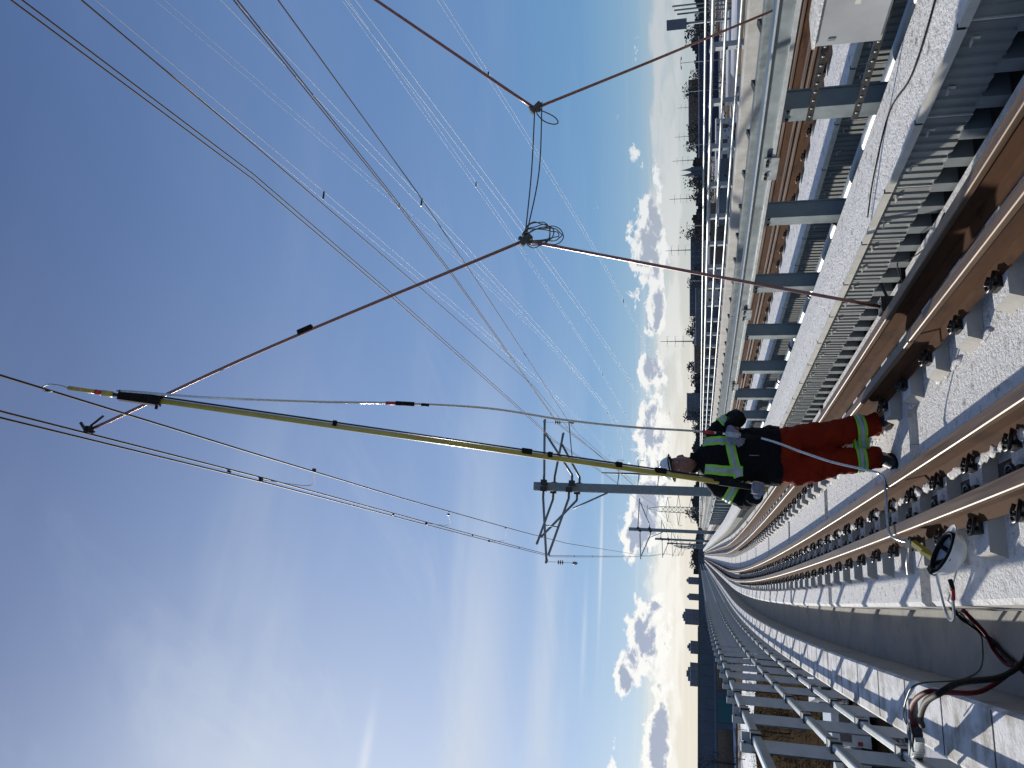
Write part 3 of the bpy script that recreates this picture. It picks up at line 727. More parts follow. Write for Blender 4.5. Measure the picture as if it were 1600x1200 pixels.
# head: ellipsoid with brow, nose, cheeks, lips, chin and ears
HC = Vector((1.258, PY-.065, 1.700)); tilt = Matrix.Rotation(R(-13), 3, 'Y') @ Matrix.Rotation(R(-6), 3, 'Z') @ Matrix.Rotation(R(-9), 3, 'X')
def headpt(u, v):
    x = math.sin(u)*math.sin(v); y = -math.cos(u)*math.sin(v); z = math.cos(v)
    X_, Y_, Z_ = x*.083, y*.104, z*.134
    if z < 0: X_ *= 1-.28*z*z; 
    f = max(0, -y)
    gz = lambda c, w: math.exp(-((z-c)/w)**2)
    gx = lambda c, w: math.exp(-((x-c)/w)**2)
    if f > 0:
        Y_ -= .024*gx(0, .13)*gz(-.12, .17)*f            # nose
        Y_ -= .008*gx(0, .20)*gz(-.28, .07)*f
        Y_ += .013*(gx(.36, .17)+gx(-.36, .17))*gz(.10, .10)*f   # eye sockets
        Y_ -= .008*gz(.26, .10)*f*gx(0, .6)
        Y_ -= .007*gx(0, .30)*gz(-.50, .05)*f - .006*gx(0, .3)*gz(-.57, .03)*f
        Y_ -= .007*gx(0, .30)*gz(-.64, .05)*f
        Y_ -= .012*gx(0, .35)*gz(-.86, .14)*f
        Y_ -= .006*(gx(.55, .2)+gx(-.55, .2))*gz(-.2, .2)*f
    return HC+tilt @ Vector((X_, Y_, Z_))
rings = [[headpt(2*math.pi*j/40, math.pi*(i+.25)/30.5) for j in range(40)] for i in range(31)]
b_.loft(rings)
for sx_ in (-1, 1):
    e = [HC+tilt @ Vector((sx_*(.083+.008*math.sin(k/9*math.pi)), .008+.014*math.cos(2*math.pi*k/9), -.01+.026*math.sin(2*math.pi*k/9))) for k in range(10)]
    b_.tube(e, .008, 6)
body = remeshed(b_, 'body', SKIN, worker, .007, 0, smooth=1)
for sx_ in (-1, 1):    # eyes
    MB().lathe([(.0, -.011), (.008, -.008), (.011, 0), (.008, .008), (0, .011)], HC+tilt @ Vector((sx_*.031, -.084, .014)), (0, 1, 0), 10).build('eye', M('eye_white_%d' % sx_, [(.30, .28, .26)], .3), body)
h_ = MB()
h_.loft([[HC+tilt @ (Vector((math.sin(2*math.pi*j/24)*.083, -math.cos(2*math.pi*j/24)*(.102 if math.cos(2*math.pi*j/24) < .2 else .094)+.004, z_))) for j in range(24)] for z_ in (.015, .05, .085)])
hair = h_.build('hair', HAIR, body)
# jacket
j_ = MB()
j_.loft([ell(1.385, PY, .875, .255, .165), ell(1.385, PY, .95, .262, .17), ell(1.38, PY, 1.06, .245, .165), ell(1.37, PY, 1.16, .235, .16), ell(1.36, PY, 1.28, .235, .16),
         ell(1.35, PY, 1.38, .245, .165), ell(1.345, PY, 1.45, .240, .15), ell(1.335, PY, 1.505, .17, .12), ell(1.325, PY, 1.545, .105, .095), ell(1.305, PY-.005, 1.60, .088, .085)])
j_.tube([(1.20, PY+.01, 1.44), (1.10, PY+.01, 1.36), (.995, PY+.03, 1.17), (1.02, PY-.10, 1.10), (1.075, 6.60, 1.07)], [.10, .10, .088, .08, .055], 14)
j_.tube([(1.50, PY+.01, 1.44), (1.60, PY+.01, 1.37), (1.715, PY+.0, 1.22), (1.67, PY-.12, 1.235), (1.565, 6.58, 1.285)], [.10, .10, .088, .08, .056], 14)
jack = remeshed(j_, 'jacket', JACK, worker, .012, .014, 9)
# collar
MB().loft([ell(1.30, PY-.01, 1.575, .090, .088), ell(1.295, PY-.012, 1.62, .094, .092), ell(1.29, PY-.012, 1.625, .083, .08), ell(1.295, PY-.01, 1.59, .078, .076)]).build('collar', JACK, worker)
p_ = MB()
p_.loft([ell(1.385, PY, .72, .225, .145), ell(1.385, PY, .80, .245, .155), ell(1.385, PY, .90, .24, .155), ell(1.38, PY, 1.0, .22, .145)])
p_.tube([(1.50, PY, .80), (1.535, PY-.01, .62), (1.575, PY-.03, .45), (1.635, PY, .24), (1.668, PY, .085)], [.142, .132, .118, .105, .10], 16)
p_.tube([(1.265, PY, .80), (1.295, PY-.01, .62), (1.330, PY-.03, .45), (1.365, PY, .24), (1.385, PY, .085)], [.142, .132, .112, .095, .092], 16)
pant = remeshed(p_, 'trousers', PANT, worker, .012, .020, 7)
for cx, tx, nm in ((1.668, .015, ''), (1.375, -.10, '')):
    q = MB(); d_ = Vector((tx, -.22, 0)).normalized(); sd_ = Vector((0, 0, 1)).cross(d_)
    rg = []
    for s_, w_, h0, h1 in ((-.085, .030, .01, .06), (-.075, .043, .0, .12), (-.02, .048, .0, .155), (.05, .046, .0, .13), (.11, .052, .0, .085), (.17, .050, .0, .07), (.205, .030, .005, .045), (.215, .012, .012, .03)):
        c_ = Vector((cx, PY, 0))+d_*s_; rr = []
        for k in range(14):
            a = 2*math.pi*k/14; rr.append(c_+sd_*(math.cos(a)*w_)+Vector((0, 0, (h0+h1)/2+math.sin(a)*(h1-h0)/2)))
        rg.append(rr)
    q.loft(rg); q.tube([(cx, PY, .05), (cx, PY, .20)], [.048, .056], 12)
    bt = remeshed(q, 'boot', BOOT, worker, .008, 0, smooth=2)
    sl_ = MB(); sl_.loft([[Vector((cx, PY, z_))+d_*(.065+math.cos(2*math.pi*k/16)*.155)+sd_*(math.sin(2*math.pi*k/16)*.056) for k in range(16)] for z_ in (.0, .022)], sm=False)
    sl_.build('sole', BLACK, bt)
# reflective stripes laid onto the cloth
def bvh(o): return BVHTree.FromPolygons([v.co for v in o.data.vertices], [p.vertices[:] for p in o.data.polygons])
bj, bp_ = bvh(jack), bvh(pant)
def patch(tree, path, width, off_, name, mat_, cross=None, lat=0.):
    """strip whose centre follows path (x,z) on the front of the garment"""
    m = MB(); rows = []
    for i, (x, z) in enumerate(path):
        x2, z2 = path[min(i+1, len(path)-1)]; x1, z1 = path[max(i-1, 0)]
        t_ = Vector((x2-x1, 0, z2-z1)).normalized(); n_ = Vector((t_.z, 0, -t_.x))
        row = []
        for k in range(4):
            p = Vector((x, 0, z))+n_*(lat+(k/3-.5)*width)
            hit = tree.ray_cast(Vector((p.x, PY-.9, p.z)), Vector((0, 1, 0)), 2)
            if hit[0] is None: row = None; break
            row.append(hit[0]+Vector((0, -off_, 0)))
        if row: rows.append(row)
    if len(rows) < 2: return
    vs = [q for r_ in rows for q in r_]; vb = [q+Vector((0, .006, 0)) for q in vs]; n = len(vs)
    fs = []
    for i in range(len(rows)-1):
        for k in range(3): a = i*4+k; fs.append((a, a+1, a+5, a+4))
    m.add(vs+vb, fs+[tuple(v+n for v in f[::-1]) for f in fs], 0, True)
    m.build(name, mat_, worker)
def lerp_path(pts, n=14):
    out = []
    for (a, b_), (c_, d_) in zip(pts[:-1], pts[1:]):
        for i in range(n): out.append((a+(c_-a)*i/n, b_+(d_-b_)*i/n))
    out.append(pts[-1]); return out
def stripes(tree, pts):
    pa = lerp_path(pts)
    patch(tree, pa, .022, .007, 'lime_stripe', LIME, lat=.029); patch(tree, pa, .036, .008, 'silver_stripe', SILV); patch(tree, pa, .022, .007, 'lime_stripe', LIME, lat=-.029)
stripes(bj, [(1.47, 1.52), (1.475, 1.40), (1.475, 1.30)])
stripes(bj, [(1.23, 1.50), (1.215, 1.36), (1.215, 1.19)])
stripes(bj, [(1.515, 1.300), (1.40, 1.285), (1.29, 1.262), (1.17, 1.225)])
def band(tree, c0, ax, rad, hw, name, mat_, parent, off_=.006, side=0.):
    ax = Vector(ax).normalized(); a = Vector((0, 1, 0)); u = ax.cross(a).normalized(); w = ax.cross(u); c0 = Vector(c0)
    rings = []
    for s_ in (-1, 0, 1):
        ring = []
        for k in range(32):
            d_ = u*math.cos(2*math.pi*k/32)+w*math.sin(2*math.pi*k/32); c_ = c0+ax*(side+s_*hw)
            h = tree.ray_cast(c_+d_*rad*1.6, -d_, rad*1.6)
            ring.append((h[0] if h[0] is not None else c_+d_*rad)+d_*off_)
        rings.append(ring)
    inner = [[p+(c0+ax*(side+s_*hw)-p).normalized()*.006 for p in rg] for s_, rg in zip((1, 0, -1), rings[::-1])]
    MB().loft(rings+inner, 0, True, False, True).build(name, mat_, parent)
def bands(tree, c0, ax, rad):
    band(tree, c0, ax, rad, .018, 'silver_stripe', SILV, worker, .007); band(tree, c0, ax, rad, .011, 'lime_stripe', LIME, worker, .006, .029); band(tree, c0, ax, rad, .011, 'lime_stripe', LIME, worker, .006, -.029)
bands(bp_, (1.640, PY, .235), (.15, 0, -1), .14); bands(bp_, (1.366, PY, .24), (.10, 0, -1), .112)
bands(bj, (1.055, PY+.02, 1.28), (-.55, .05, -1), .13); bands(bj, (1.645, PY+.01, 1.32), (.6, 0, -.8), .13)
patch(bj, lerp_path([(1.44, 1.37), (1.44, 1.345)], 3), .022, .007, 'sewn_tag', SILV)
MB().tube([(1.345, PY-.172, z_) for z_ in (1.06, 1.14)], .004, 6).build('zip', GREY, worker)
# gloves: palm, four bent fingers of unequal length and a thumb
def glove(base, fingers, thumb, palm):
    q = MB()
    q.loft(palm)
    for pts, r_ in fingers+[thumb]:
        q.tube(smoothpath(pts, 3), [r_*(1-.12*i/(3*(len(pts)-1))) for i in range(3*(len(pts)-1)+1)], 8)
    q.tube(base, [.040, .036, .034], 12)
    return remeshed(q, 'glove', GLOV, worker, .0045, 0, smooth=1)
def orient_ring(c, a, b_, ra, rb, n=14): return [Vector(c)+Vector(a)*math.cos(2*math.pi*k/n)*ra+Vector(b_)*math.sin(2*math.pi*k/n)*rb for k in range(n)]
# hand resting on the chest, back of the hand to the camera, fingers pointing down and inwards
hx = Vector((-.68, 0, -.733)); hs = Vector((.733, 0, -.68)); hn = Vector((0, -1, 0)); w0 = Vector((1.530, 6.545, 1.300))
palm = [orient_ring(w0+hx*s_+hn*.006, hs, hn, a, .019) for s_, a in ((0, .036), (.025, .046), (.06, .052), (.086, .050))]
fg = []
for k, (o_, L_) in enumerate(((-.037, .050), (-.013, .060), (.012, .057), (.036, .044))):
    p = w0+hx*.088+hs*o_; fg.append(([p, p+hx*L_*.45+hn*.006, p+hx*L_*.8-hn*.004, p+hx*L_-hn*.022], .0140))
wf = (Vector((1.645, 6.68, 1.235))-w0).normalized()
glove([w0+wf*.06, w0+wf*.02, w0+hx*.02], fg, ([w0+hx*.02-hs*.034, w0+hx*.045-hs*.056-hn*.006, w0+hx*.070-hs*.060-hn*.016], .015), palm)
# hand closed round the foot of the pole
PA, PB = Vector((1.06, 6.55, 1.08)), Vector((1.32, 4.55, 6.06)); pd = (PB-PA).normalized(); PA0 = PA-pd*.06
gc = PA+pd*.0; ex = Vector((1, 0, 0)); ex = (ex-pd*ex.dot(pd)).normalized(); ey = pd.cross(ex).normalized()
if ey.y > 0: ey = -ey
palm = [orient_ring(gc+pd*s_-ex*.038+ey*-.004, ex, ey, .017, .036) for s_ in (-.045, -.02, .02, .045)]
fg = []
for k, (s_, L_) in enumerate(((.036, 1.), (.012, 1.08), (-.012, 1.02), (-.036, .9))):
    pts = []
    for a in (190, 235, 280, 325, 5): pts.append(gc+pd*s_+ex*math.cos(R(a))*.034*L_-ey*math.sin(R(a))*.034*L_)
    fg.append((pts, .0125))
th = [gc+pd*.04-ex*.04+ey*.01, gc+pd*.062-ex*.01+ey*.036, gc+pd*.06+ex*.022+ey*.034]
glove([Vector((1.04, 6.66, 1.075)), gc-ex*.05+Vector((0, .07, 0)), gc-ex*.042+Vector((0, .03, 0))], fg, (th, .014), palm)
# hard hat
def hat(parent, name_root, c, M3, shell_mat, brim_mat=None):
    q = MB(); n = 36
    def ring(r_, z_, peak=0., flat=1.): return [c+M3 @ Vector((math.sin(2*math.pi*k/n)*r_*.92, -math.cos(2*math.pi*k/n)*r_*1.12-peak*max(0, math.cos(2*math.pi*k/n))**3, z_-(.012*max(0, math.cos(2*math.pi*k/n))**2 if peak else 0)+.008*math.cos(6*math.pi*k/n)*flat*0)) for k in range(n)]
    prof = [(.126, -.01, .026), (.127, -.004, .026), (.112, .004, .0), (.111, .022, 0), (.105, .044, 0), (.093, .065, 0), (.073, .081, 0), (.045, .092, 0), (.018, .096, 0)]
    rg = [ring(a, b_, p) for a, b_, p in prof]
    rin = [ring(a-.004, b_-.004, 0) for a, b_, p in prof[2:]]
    q.loft(rg, caps=False); q.loft(rg[:1]+rin[:1], caps=False); q.loft(rin, caps=False)
    q.add(rg[-1], [tuple(range(n))], 0, True); q.add(rin[-1], [tuple(range(n))[::-1]], 0, True)
    # crown ribs
    for sx_ in (-.028, 0, .028):
        q.tube([c+M3 @ Vector((sx_, -.122*math.cos(a), .012+.086*math.sin(a)*(1 if sx_ == 0 else .975))) for a in [math.pi*i/14 for i in range(1, 14)]], .006, 6)
    return q.build(name_root, shell_mat, parent), ring
hatc = HC+tilt @ Vector((0, .004, .088))
hh, ring = hat(worker, 'hard_hat', hatc, tilt, WHT)
MB().loft([ring(.108, -.012), ring(.108, .006), ring(.100, .006), ring(.100, -.012)], closed=True, caps=False).build('headband', BLACK, hh)
q = MB(); q.tube([hatc+tilt @ Vector((math.sin(a)*.122, -math.cos(a)*.146-.026*max(0, math.cos(a))**3, -.010)) for a in [R(-80+10*i) for i in range(17)]], .006, 6); q.build('brim_edge', BLACK, hh)

# ------------------------------------------------------------------ the long yellow grounding pole
pole = thing('hot_stick', 'long yellow fibreglass pole held up by the worker to the overhead wire', 'pole')
PT = PA.lerp(PB, .887)
MB().tube([PA0-pd*.02, PA0, PA0.lerp(PB, .45), PT], [.017, .0185, .0185, .018], 14).build('pole_tube', YEL, pole)
sx2 = (ex*1.0).normalized()
MB().tube([PA+pd*.15+sx2*.033, PT-pd*.02+sx2*.033], .007, 8).build('guide_rod', BLKS, pole)
MB().tube([PA+pd*.15+sx2*.021-ey*.01, PT-pd*.02+sx2*.021-ey*.01], .005, 6).build('white_line', WHT, pole)
for f, L_ in ((.055, .18), (.155, .09), (.22, .05), (.325, .035), (.36, .08), (.64, .03)):
    p = PA.lerp(PB, f); MB().obox(p+sx2*.022, (pd, sx2, ey), (L_/2, .022, .022)).build('clamp_block', BLACK, pole)
MB().tube([PA-pd*.04, PA+pd*.34], [.026, .0255], 12).build('grip_sleeve', BLACK, pole)
# head: black housing, red ring and hook over the wire
hb = PT
q = MB(); q.obox(hb+pd*.11, (pd, sx2, ey), (.15, .036, .030)); q.obox(hb-pd*.02-sx2*.045, (pd, sx2, ey), (.008, .02, .01)); q.build('head_housing', BLACK, pole)
MB().tube([hb+pd*.24, hb+pd*.32], .014, 8).build('joint', BLKS, pole)
MB().tube([hb+pd*.30, hb+pd*.38], [.022, .022], 10).build('yellow_collar', YEL, pole)
MB().tube([hb+pd*.38, hb+pd*.43], .019, 10).build('red_ring', RED, pole)
MB().tube([hb+pd*.43, hb+pd*.62], .016, 10).build('tip_tube', YEL, pole)
tipp = hb+pd*.62
MB().tube(smoothpath([tipp, tipp+pd*.06+sx2*.01, tipp+pd*.14+sx2*.005, tipp+pd*.18-sx2*.03, tipp+pd*.14-sx2*.05, tipp+pd*.10-sx2*.04], 5), .005, 6).build('wire_hook', GALV, pole)

# clear sheathed cable hanging from the pole head to the rail
cab = thing('grounding_cable', 'clear sheathed cable looping from the pole head past the worker to the rail', 'cable')
cp = [hb+pd*.28+sx2*.03, (1.31, 4.62, 5.50), (1.29, 4.68, 5.02), (1.33, 4.93, 4.31), (1.40, 5.22, 3.75), (1.44, 5.50, 3.13), (1.43, 5.80, 2.59), (1.45, 6.1, 2.09), (1.49, 6.38, 1.59), (1.485, 6.44, 1.35), (1.44, 6.40, 1.05), (1.32, 6.30, .78), (1.22, 6.20, .56), (1.15, 6.10, .36), (1.09, 6.0, .255), (.95, 5.9, .262), (.76, 5.85, .272), (.64, 5.80, .268), (.575, 5.62, .19), (.56, 5.52, .15)]
MB().tube(smoothpath(cp, 8), .0092, 10).build('cable_run', CLEAR, cab)
def along(i0, f, L_, r_, nm, mt):
    a = Vector(cp[i0]).lerp(Vector(cp[i0+1]), f); b_ = a+(Vector(cp[i0+1])-Vector(cp[i0])).normalized()*L_
    MB().tube([a, b_], r_, 10).build(nm, mt, cab)
along(4, -.02, .14, .017, 'splice_sleeve', BLACK); along(3, .86, .10, .013, 'red_sleeve', RED); along(4, .26, .06, .012, 'black_sleeve', BLACK)
along(8, .30, .09, .0135, 'red_sleeve', RED); along(8, .75, .05, .013, 'black_sleeve', BLACK); along(9, .05, .11, .021, 'splice_window', SILV); along(9, .45, .16, .0165, 'splice_sleeve', BLACK)

# brown jumper cables hooked to the wires, tied together with a rope
n1_, n2_ = Vector((3.11, 6, 3.05)), Vector((4.47, 6, 3.04))
t_ = thing('jumper_cable', 'brown jumper cable from the twin wires over the worker down to the near rail', 'cable')
MB().tube([(1.275, 5.75, 6.93), (1.36, 5.76, 6.75)] + smoothpath([(1.36, 5.76, 6.75), (2.1, 5.86, 5.28), n1_], 6)[1:], .0145, 8).build('cable_run', COPPER, t_)
MB().tube(smoothpath([n1_, (2.78, 5.96, 1.8), (2.36, 5.88, .22)], 8), .0145, 8).build('cable_run', COPPER, t_)
q = MB(); q.obox((1.275, 5.75, 6.94), ((1, 0, 0), (0, 1, 0), (0, 0, 1)), (.032, .022, .036)); q.obox((1.30, 5.71, 6.975), ((1, 0, 1), (0, 1, 0), (-1, 0, 1)), (.045, .009, .011)); q.tube([(1.26, 5.76, 6.90), (1.25, 5.72, 6.85)], .010, 8); q.tube([(1.31, 5.75, 6.93), (1.42, 5.80, 6.86)], .011, 6)
q.build('wire_clamp', BLKS, t_)
MB().obox(Vector((1.36, 5.76, 6.75)).lerp(n1_, .47)+Vector((.07, 0, -.02)), ((1.75, .24, -3.7), (0, 1, 0), (1, 0, .4)), (.07, .02, .022)).build('cable_joint', BLACK, t_)
q = MB(); q.box(2.30, 2.42, 5.82, 5.94, .12, .22); q.tube([(2.42, 5.88, .16), (2.55, 5.88, .2)], .012, 8); q.build('rail_clamp', BLKS, t_)
t_ = thing('jumper_cable', 'brown jumper cable at the upper right falling behind the steel beam to the far track', 'cable')
MB().tube(smoothpath([(7.07, 4.7, 7.0), (5.50, 5.49, 4.60), n2_], 6), .0145, 8).build('cable_run', COPPER, t_)
MB().tube(smoothpath([n2_, (5.5, 6.72, 1.90), (7.2, 7.95, .18)], 8), .0145, 8).build('cable_run', COPPER, t_)
MB().box(7.0, 7.1, 4.62, 4.78, 6.95, 7.05).build('wire_clamp', BLKS, t_)
t_ = thing('tie_rope', 'dark rope tying the two brown jumper cables together with a hanging coil', 'rope')
MB().tube(smoothpath([n1_, n1_.lerp(n2_, .5)+Vector((0, 0, -.015)), n2_], 6), .006, 6).build('rope_line', ROPE, t_)
MB().tube(smoothpath([n1_+Vector((.03, 0, -.01)), n1_.lerp(n2_, .5)+Vector((0, 0, -.085)), n2_+Vector((.0, 0, -.055))+Vector((.06, 0, -.01))], 6), .006, 6).build('rope_line', ROPE, t_)
for c_ in (n1_, n2_):
    q = MB(); q.tube([c_+Vector((-.04, 0, .03)), c_+Vector((.05, 0, -.05))], .03, 8); q.tube([c_+Vector((-.03, -.01, -.05)), c_+Vector((.03, .01, .05))], .022, 8); q.build('knot', ROPE, t_)
q = []
rr_ = random.Random(3)
for k in range(7):
    a0 = rr_.uniform(-.5, .5); ra = .135+rr_.uniform(-.05, .045); rb = .095+rr_.uniform(-.045, .035)
    for i in range(14):
        a = 2*math.pi*i/14+math.pi/2+a0*.3
        q.append(n1_+Vector((.0+math.cos(a)*rb+.05+rr_.uniform(-.012, .012), .02*math.sin(a*2+k)+.01*k-.03, -ra*.95+math.sin(a)*ra+rr_.uniform(-.010, .010))))
MB().tube(smoothpath(q, 3), .0048, 6).build('rope_coil', ROPE, t_)
q = [n2_+Vector((x_, 0, z_)) for x_, z_ in ((-.02, -.03), (-.07, -.08), (-.13, -.17), (-.15, -.25), (-.12, -.27), (-.07, -.20), (-.02, -.08), (.0, -.03))]
q = [n2_+Vector((-x_*.0+(x_ if False else x_), 0, z_)) for x_, z_ in ((-.01, -.02), (-.07, -.03), (-.15, -.10), (-.19, -.19), (-.17, -.23), (-.11, -.19), (-.05, -.10), (-.01, -.02))]
MB().tube(smoothpath(q, 5), .006, 6).build('rope_loop', ROPE, t_)

# ------------------------------------------------------------------ gear on the kerb and the slab
t_ = thing('upturned_hard_hat', 'white hard hat lying upside down on the slab beside the near rail', 'hard hat')
c_ = Vector((.455, 4.86, .205)); M3 = Matrix.Rotation(R(158), 3, 'X') @ Matrix.Rotation(R(14), 3, 'Y') @ Matrix.Rotation(R(70), 3, 'Z')
M3 = Matrix.Rotation(R(8), 3, 'X') @ Matrix.Rotation(R(22), 3, 'Y') @ Matrix.Rotation(R(180), 3, 'X') @ Matrix.Rotation(R(120), 3, 'Z')
hh2, ring2 = hat(t_, 'shell', c_, M3, WHT)
MB().loft([ring2(.110, -.018), ring2(.107, .006), ring2(.096, .006), ring2(.098, -.018)], closed=True, caps=False).build('headband', BLACK, t_)
q = MB()
for a in (30, 150, 90):
    e1 = Vector((math.sin(R(a))*.098, -math.cos(R(a))*.118, .0)); q.tube(smoothpath([c_+M3 @ e1, c_+M3 @ Vector((e1.x*.45, e1.y*.45, .035)), c_+M3 @ Vector((-e1.x*.45, -e1.y*.45, .035)), c_+M3 @ (-e1)], 5), .013, 6, flat=1)
q.build('suspension_strap', BLACK, t_)
q = MB(); q.obox(c_+M3 @ Vector((0, .128, -.006)), (M3 @ Vector((1, 0, 0)), M3 @ Vector((0, 1, 0)), M3 @ Vector((0, 0, 1))), (.035, .014, .016)); q.build('ratchet_knob', BLACK, t_)
t_ = thing('ground_clamp', 'small grounding clamp with yellow handle on the rail beside the upturned hat', 'clamp')
MB().beam((.565, 5.50, .205), (.445, 5.36, .11), .035, .03).build('handle', YEL, t_)
MB().beam((.50, 5.34, .20), (.44, 5.30, .10), .03, .03).build('handle', YEL, t_)
q = MB(); q.obox((.575, 5.6, .17), ((1, 0, 0), (0, 1, 0), (0, 0, 1)), (.03, .07, .045)); q.tube([(.53, 5.75, .17), (.60, 5.55, .21)], .012, 8); q.build('jaw', BLKS, t_)
MB().tube([(.55, 5.82, .16), (.47, 5.93, .15), (.40, 6.05, .12)], .008, 8).build('screw_bar', ALU, t_)
t_ = thing('cable_loop', 'short clear cable loop with black and red sleeves drooping over the slab edge', 'cable')
lp = smoothpath([(.50, 5.36, .15), (.44, 5.44, .11), (.27, 5.59, .045), (.155, 5.68, .0), (.10, 5.66, -.02), (.12, 5.55, -.01), (.19, 5.40, .03), (.28, 5.28, .06), (.33, 5.26, .075)], 6)
MB().tube(lp[:41], .0095, 8).build('cable_run', CLEAR, t_); MB().tube(lp[38:43], .0135, 8).build('red_sleeve', RED, t_); MB().tube(lp[42:], .0135, 8).build('black_sleeve', BLACK, t_)
# heavy leads from the kerb clamp into the channel
LB = [(-.52, 5.38, .26), (-.46, 5.20, .31), (-.34, 4.75, .385), (-.27, 4.48, .38), (-.22, 4.60, .25), (-.20, 5.12, -.10), (-.12, 5.60, -.39), (-.04, 5.6, -.43), (.08, 5.3, -.43)]
LR = [(-.55, 5.55, .25), (-.48, 5.42, .31), (-.36, 4.94, .40), (-.285, 4.66, .40), (-.28, 4.70, .30), (-.29, 5.17, .0), (-.21, 5.64, -.30), (-.14, 5.78, -.42), (-.15, 6.02, -.435), (-.07, 6.18, -.42), (.04, 6.08, -.34), (.17, 5.8, -.14)]
LG = [(-.62, 5.9, .16), (-.53, 5.72, .28), (-.36, 5.26, .36), (-.27, 5.09, .33), (-.25, 5.51, .0), (-.20, 6.24, -.34), (-.05, 6.44, -.43), (.05, 6.33, -.38), (.16, 5.9, -.14)]
def lead(nm, pts, r_, mt, lab): tag(MB().tube(smoothpath(pts, 8), r_, 8).build(nm, mt), lab, 'cable')
lead('power_lead', [(.24, 6.05, -.10), (.14, 6.1, -.20), (.05, 6.31, -.38), (-.02, 6.20, -.43), (-.10, 6.0, -.43), (-.25, 5.4, -.43), (-.30, 4.8, -.43)], .017, BLACK, 'thick black lead running from under the slab edge along the drainage channel')
lead('power_lead', LB, .017, BLACK, 'thick black lead arching from the kerb clamp down into the channel')
lead('red_lead', LR, .014, REDC, 'dark red lead looping from the kerb clamp down through the channel')
lead('green_wire', LG, .0055, GRN, 'thin dark green wire hanging from the kerb clamp into the channel')
t_ = thing('spring_clamp', 'grey steel clamp gripping the low guardrail with black and red leads', 'clamp')
cc = Vector((-.63, 5.70, .225)); ax_ = (Vector((-.47, 5.36, .30))-Vector((-.77, 6.0, .17))).normalized(); sd_ = ax_.cross(Vector((0, 0, 1))).normalized(); up_ = sd_.cross(ax_)
q = MB()
for s_ in (-1, 1):
    q.beam(cc-ax_*.27+sd_*s_*.02, cc+ax_*.03+sd_*s_*.075, .03, .07); q.beam(cc+ax_*.03+sd_*s_*.075, cc+ax_*.33+sd_*s_*.115, .026, .05)
q.obox(cc, (ax_, sd_, up_), (.05, .08, .022)); q.build('jaw_arm', GALV, t_)
q = MB(); q.loft([[cc+ax_*a+sd_*(-w_)+up_*(-.02), cc+ax_*a+sd_*w_+up_*(-.02), cc+ax_*a+sd_*w_+up_*.045, cc+ax_*a+sd_*(-w_)+up_*.045] for a, w_ in ((-.28, .018), (-.03, .055), (.05, .03))], sm=False); q.build('cheek_plate', GALVD, t_)
MB().tube([cc-up_*.03-ax_*.04, cc+up_*.065-ax_*.04], .018, 8).build('pivot_bolt', BLKS, t_)
MB().obox(cc+ax_*.14, (ax_, sd_, up_), (.07, .05, .03)).build('cable_lug', BLKS, t_)
q = [(-.97, 6.42+.26*math.cos(2*math.pi*i/32), .14+.24*math.sin(2*math.pi*i/32)) for i in range(32)]
t_ = thing('coiled_hose', 'black ring of hose hanging outside the guardrail at the lower left', 'hose')
MB().tube([(x+.03*math.cos(i*.4), y, z) for i, (x, y, z) in enumerate(q)], .014, 8, closed=True).build('hose_ring', BLACK, t_)
MB().tube(smoothpath([(-.97, 6.42, .38), (-.90, 6.5, .30), (-.84, 6.4, .20)], 4), .010, 8).build('hose_tail', BLACK, t_)

# ------------------------------------------------------------------ far background
def bp(deg, d, z=GZ): return (math.sin(R(deg))*d, math.cos(R(deg))*d, z)
NAVY = M('shaded_metal_siding', [(.085, .105, .13), (.105, .13, .155)], .9, spec=.1, scale=.3, detail=5)
BRICK = M('dull_brown_brick', [(.10, .075, .06), (.16, .12, .095)], .85, scale=.6)
OCHRE = M('ochre_render', [(.42, .27, .10), (.52, .34, .14)], .8, scale=.5)
PALE = M('pale_render', [(.40, .39, .36), (.52, .51, .48)], .8, scale=.5)
BLUE = M('blue_siding', [(.014, .028, .075), (.02, .036, .095)], .6, scale=.5)
TEAL = M('teal_door', [(.015, .09, .10), (.02, .11, .12)], .5)
GLASS = M('dark_window_glass', [(.012, .016, .022), (.03, .036, .045)], .15, scale=.8, spec=.8)
TOWER = M('hazy_tower_concrete', [(.10, .12, .15), (.14, .165, .20)], .85, scale=.1)
ROOF = M('snowy_flat_roof', [(.30, .30, .32), (.68, .69, .72)], .8, scale=.12)
VEH = M('white_vehicle_paint', [(.55, .56, .58), (.68, .69, .71)], .3, scale=2, coat=.4)
def building(name, label, cat, deg, d, w, h, dep, wall, rows=0, cols=0, rz=None, roof=None, group=None, wh=1.4, ww=1.6, zoff=0.):
    x, y, z = bp(deg, d); t_ = thing(name, label, cat, (x, y, z+zoff), -R(deg) if rz is None else rz, group)
    m = MB(); m.box(-w/2, w/2, 0, dep, 0, h); m.build('wall', wall, t_)
    m = MB(); m.box(-w/2-.3, w/2+.3, -.3, dep+.3, h, h+.35); m.build('roof', roof or ROOF, t_)
    wn = None
    for r_ in range(rows):
        for c_ in range(cols):
            px = -w/2+w*(c_+.5)/cols; pz = h*(r_+.55)/rows
            if wn is None: wn = MB().box(-ww/2, ww/2, -.06, .03, -wh/2, wh/2).build('window', GLASS, t_, (px, 0, pz))
            else: part_copy(wn, t_, (px, 0, pz))
    return t_
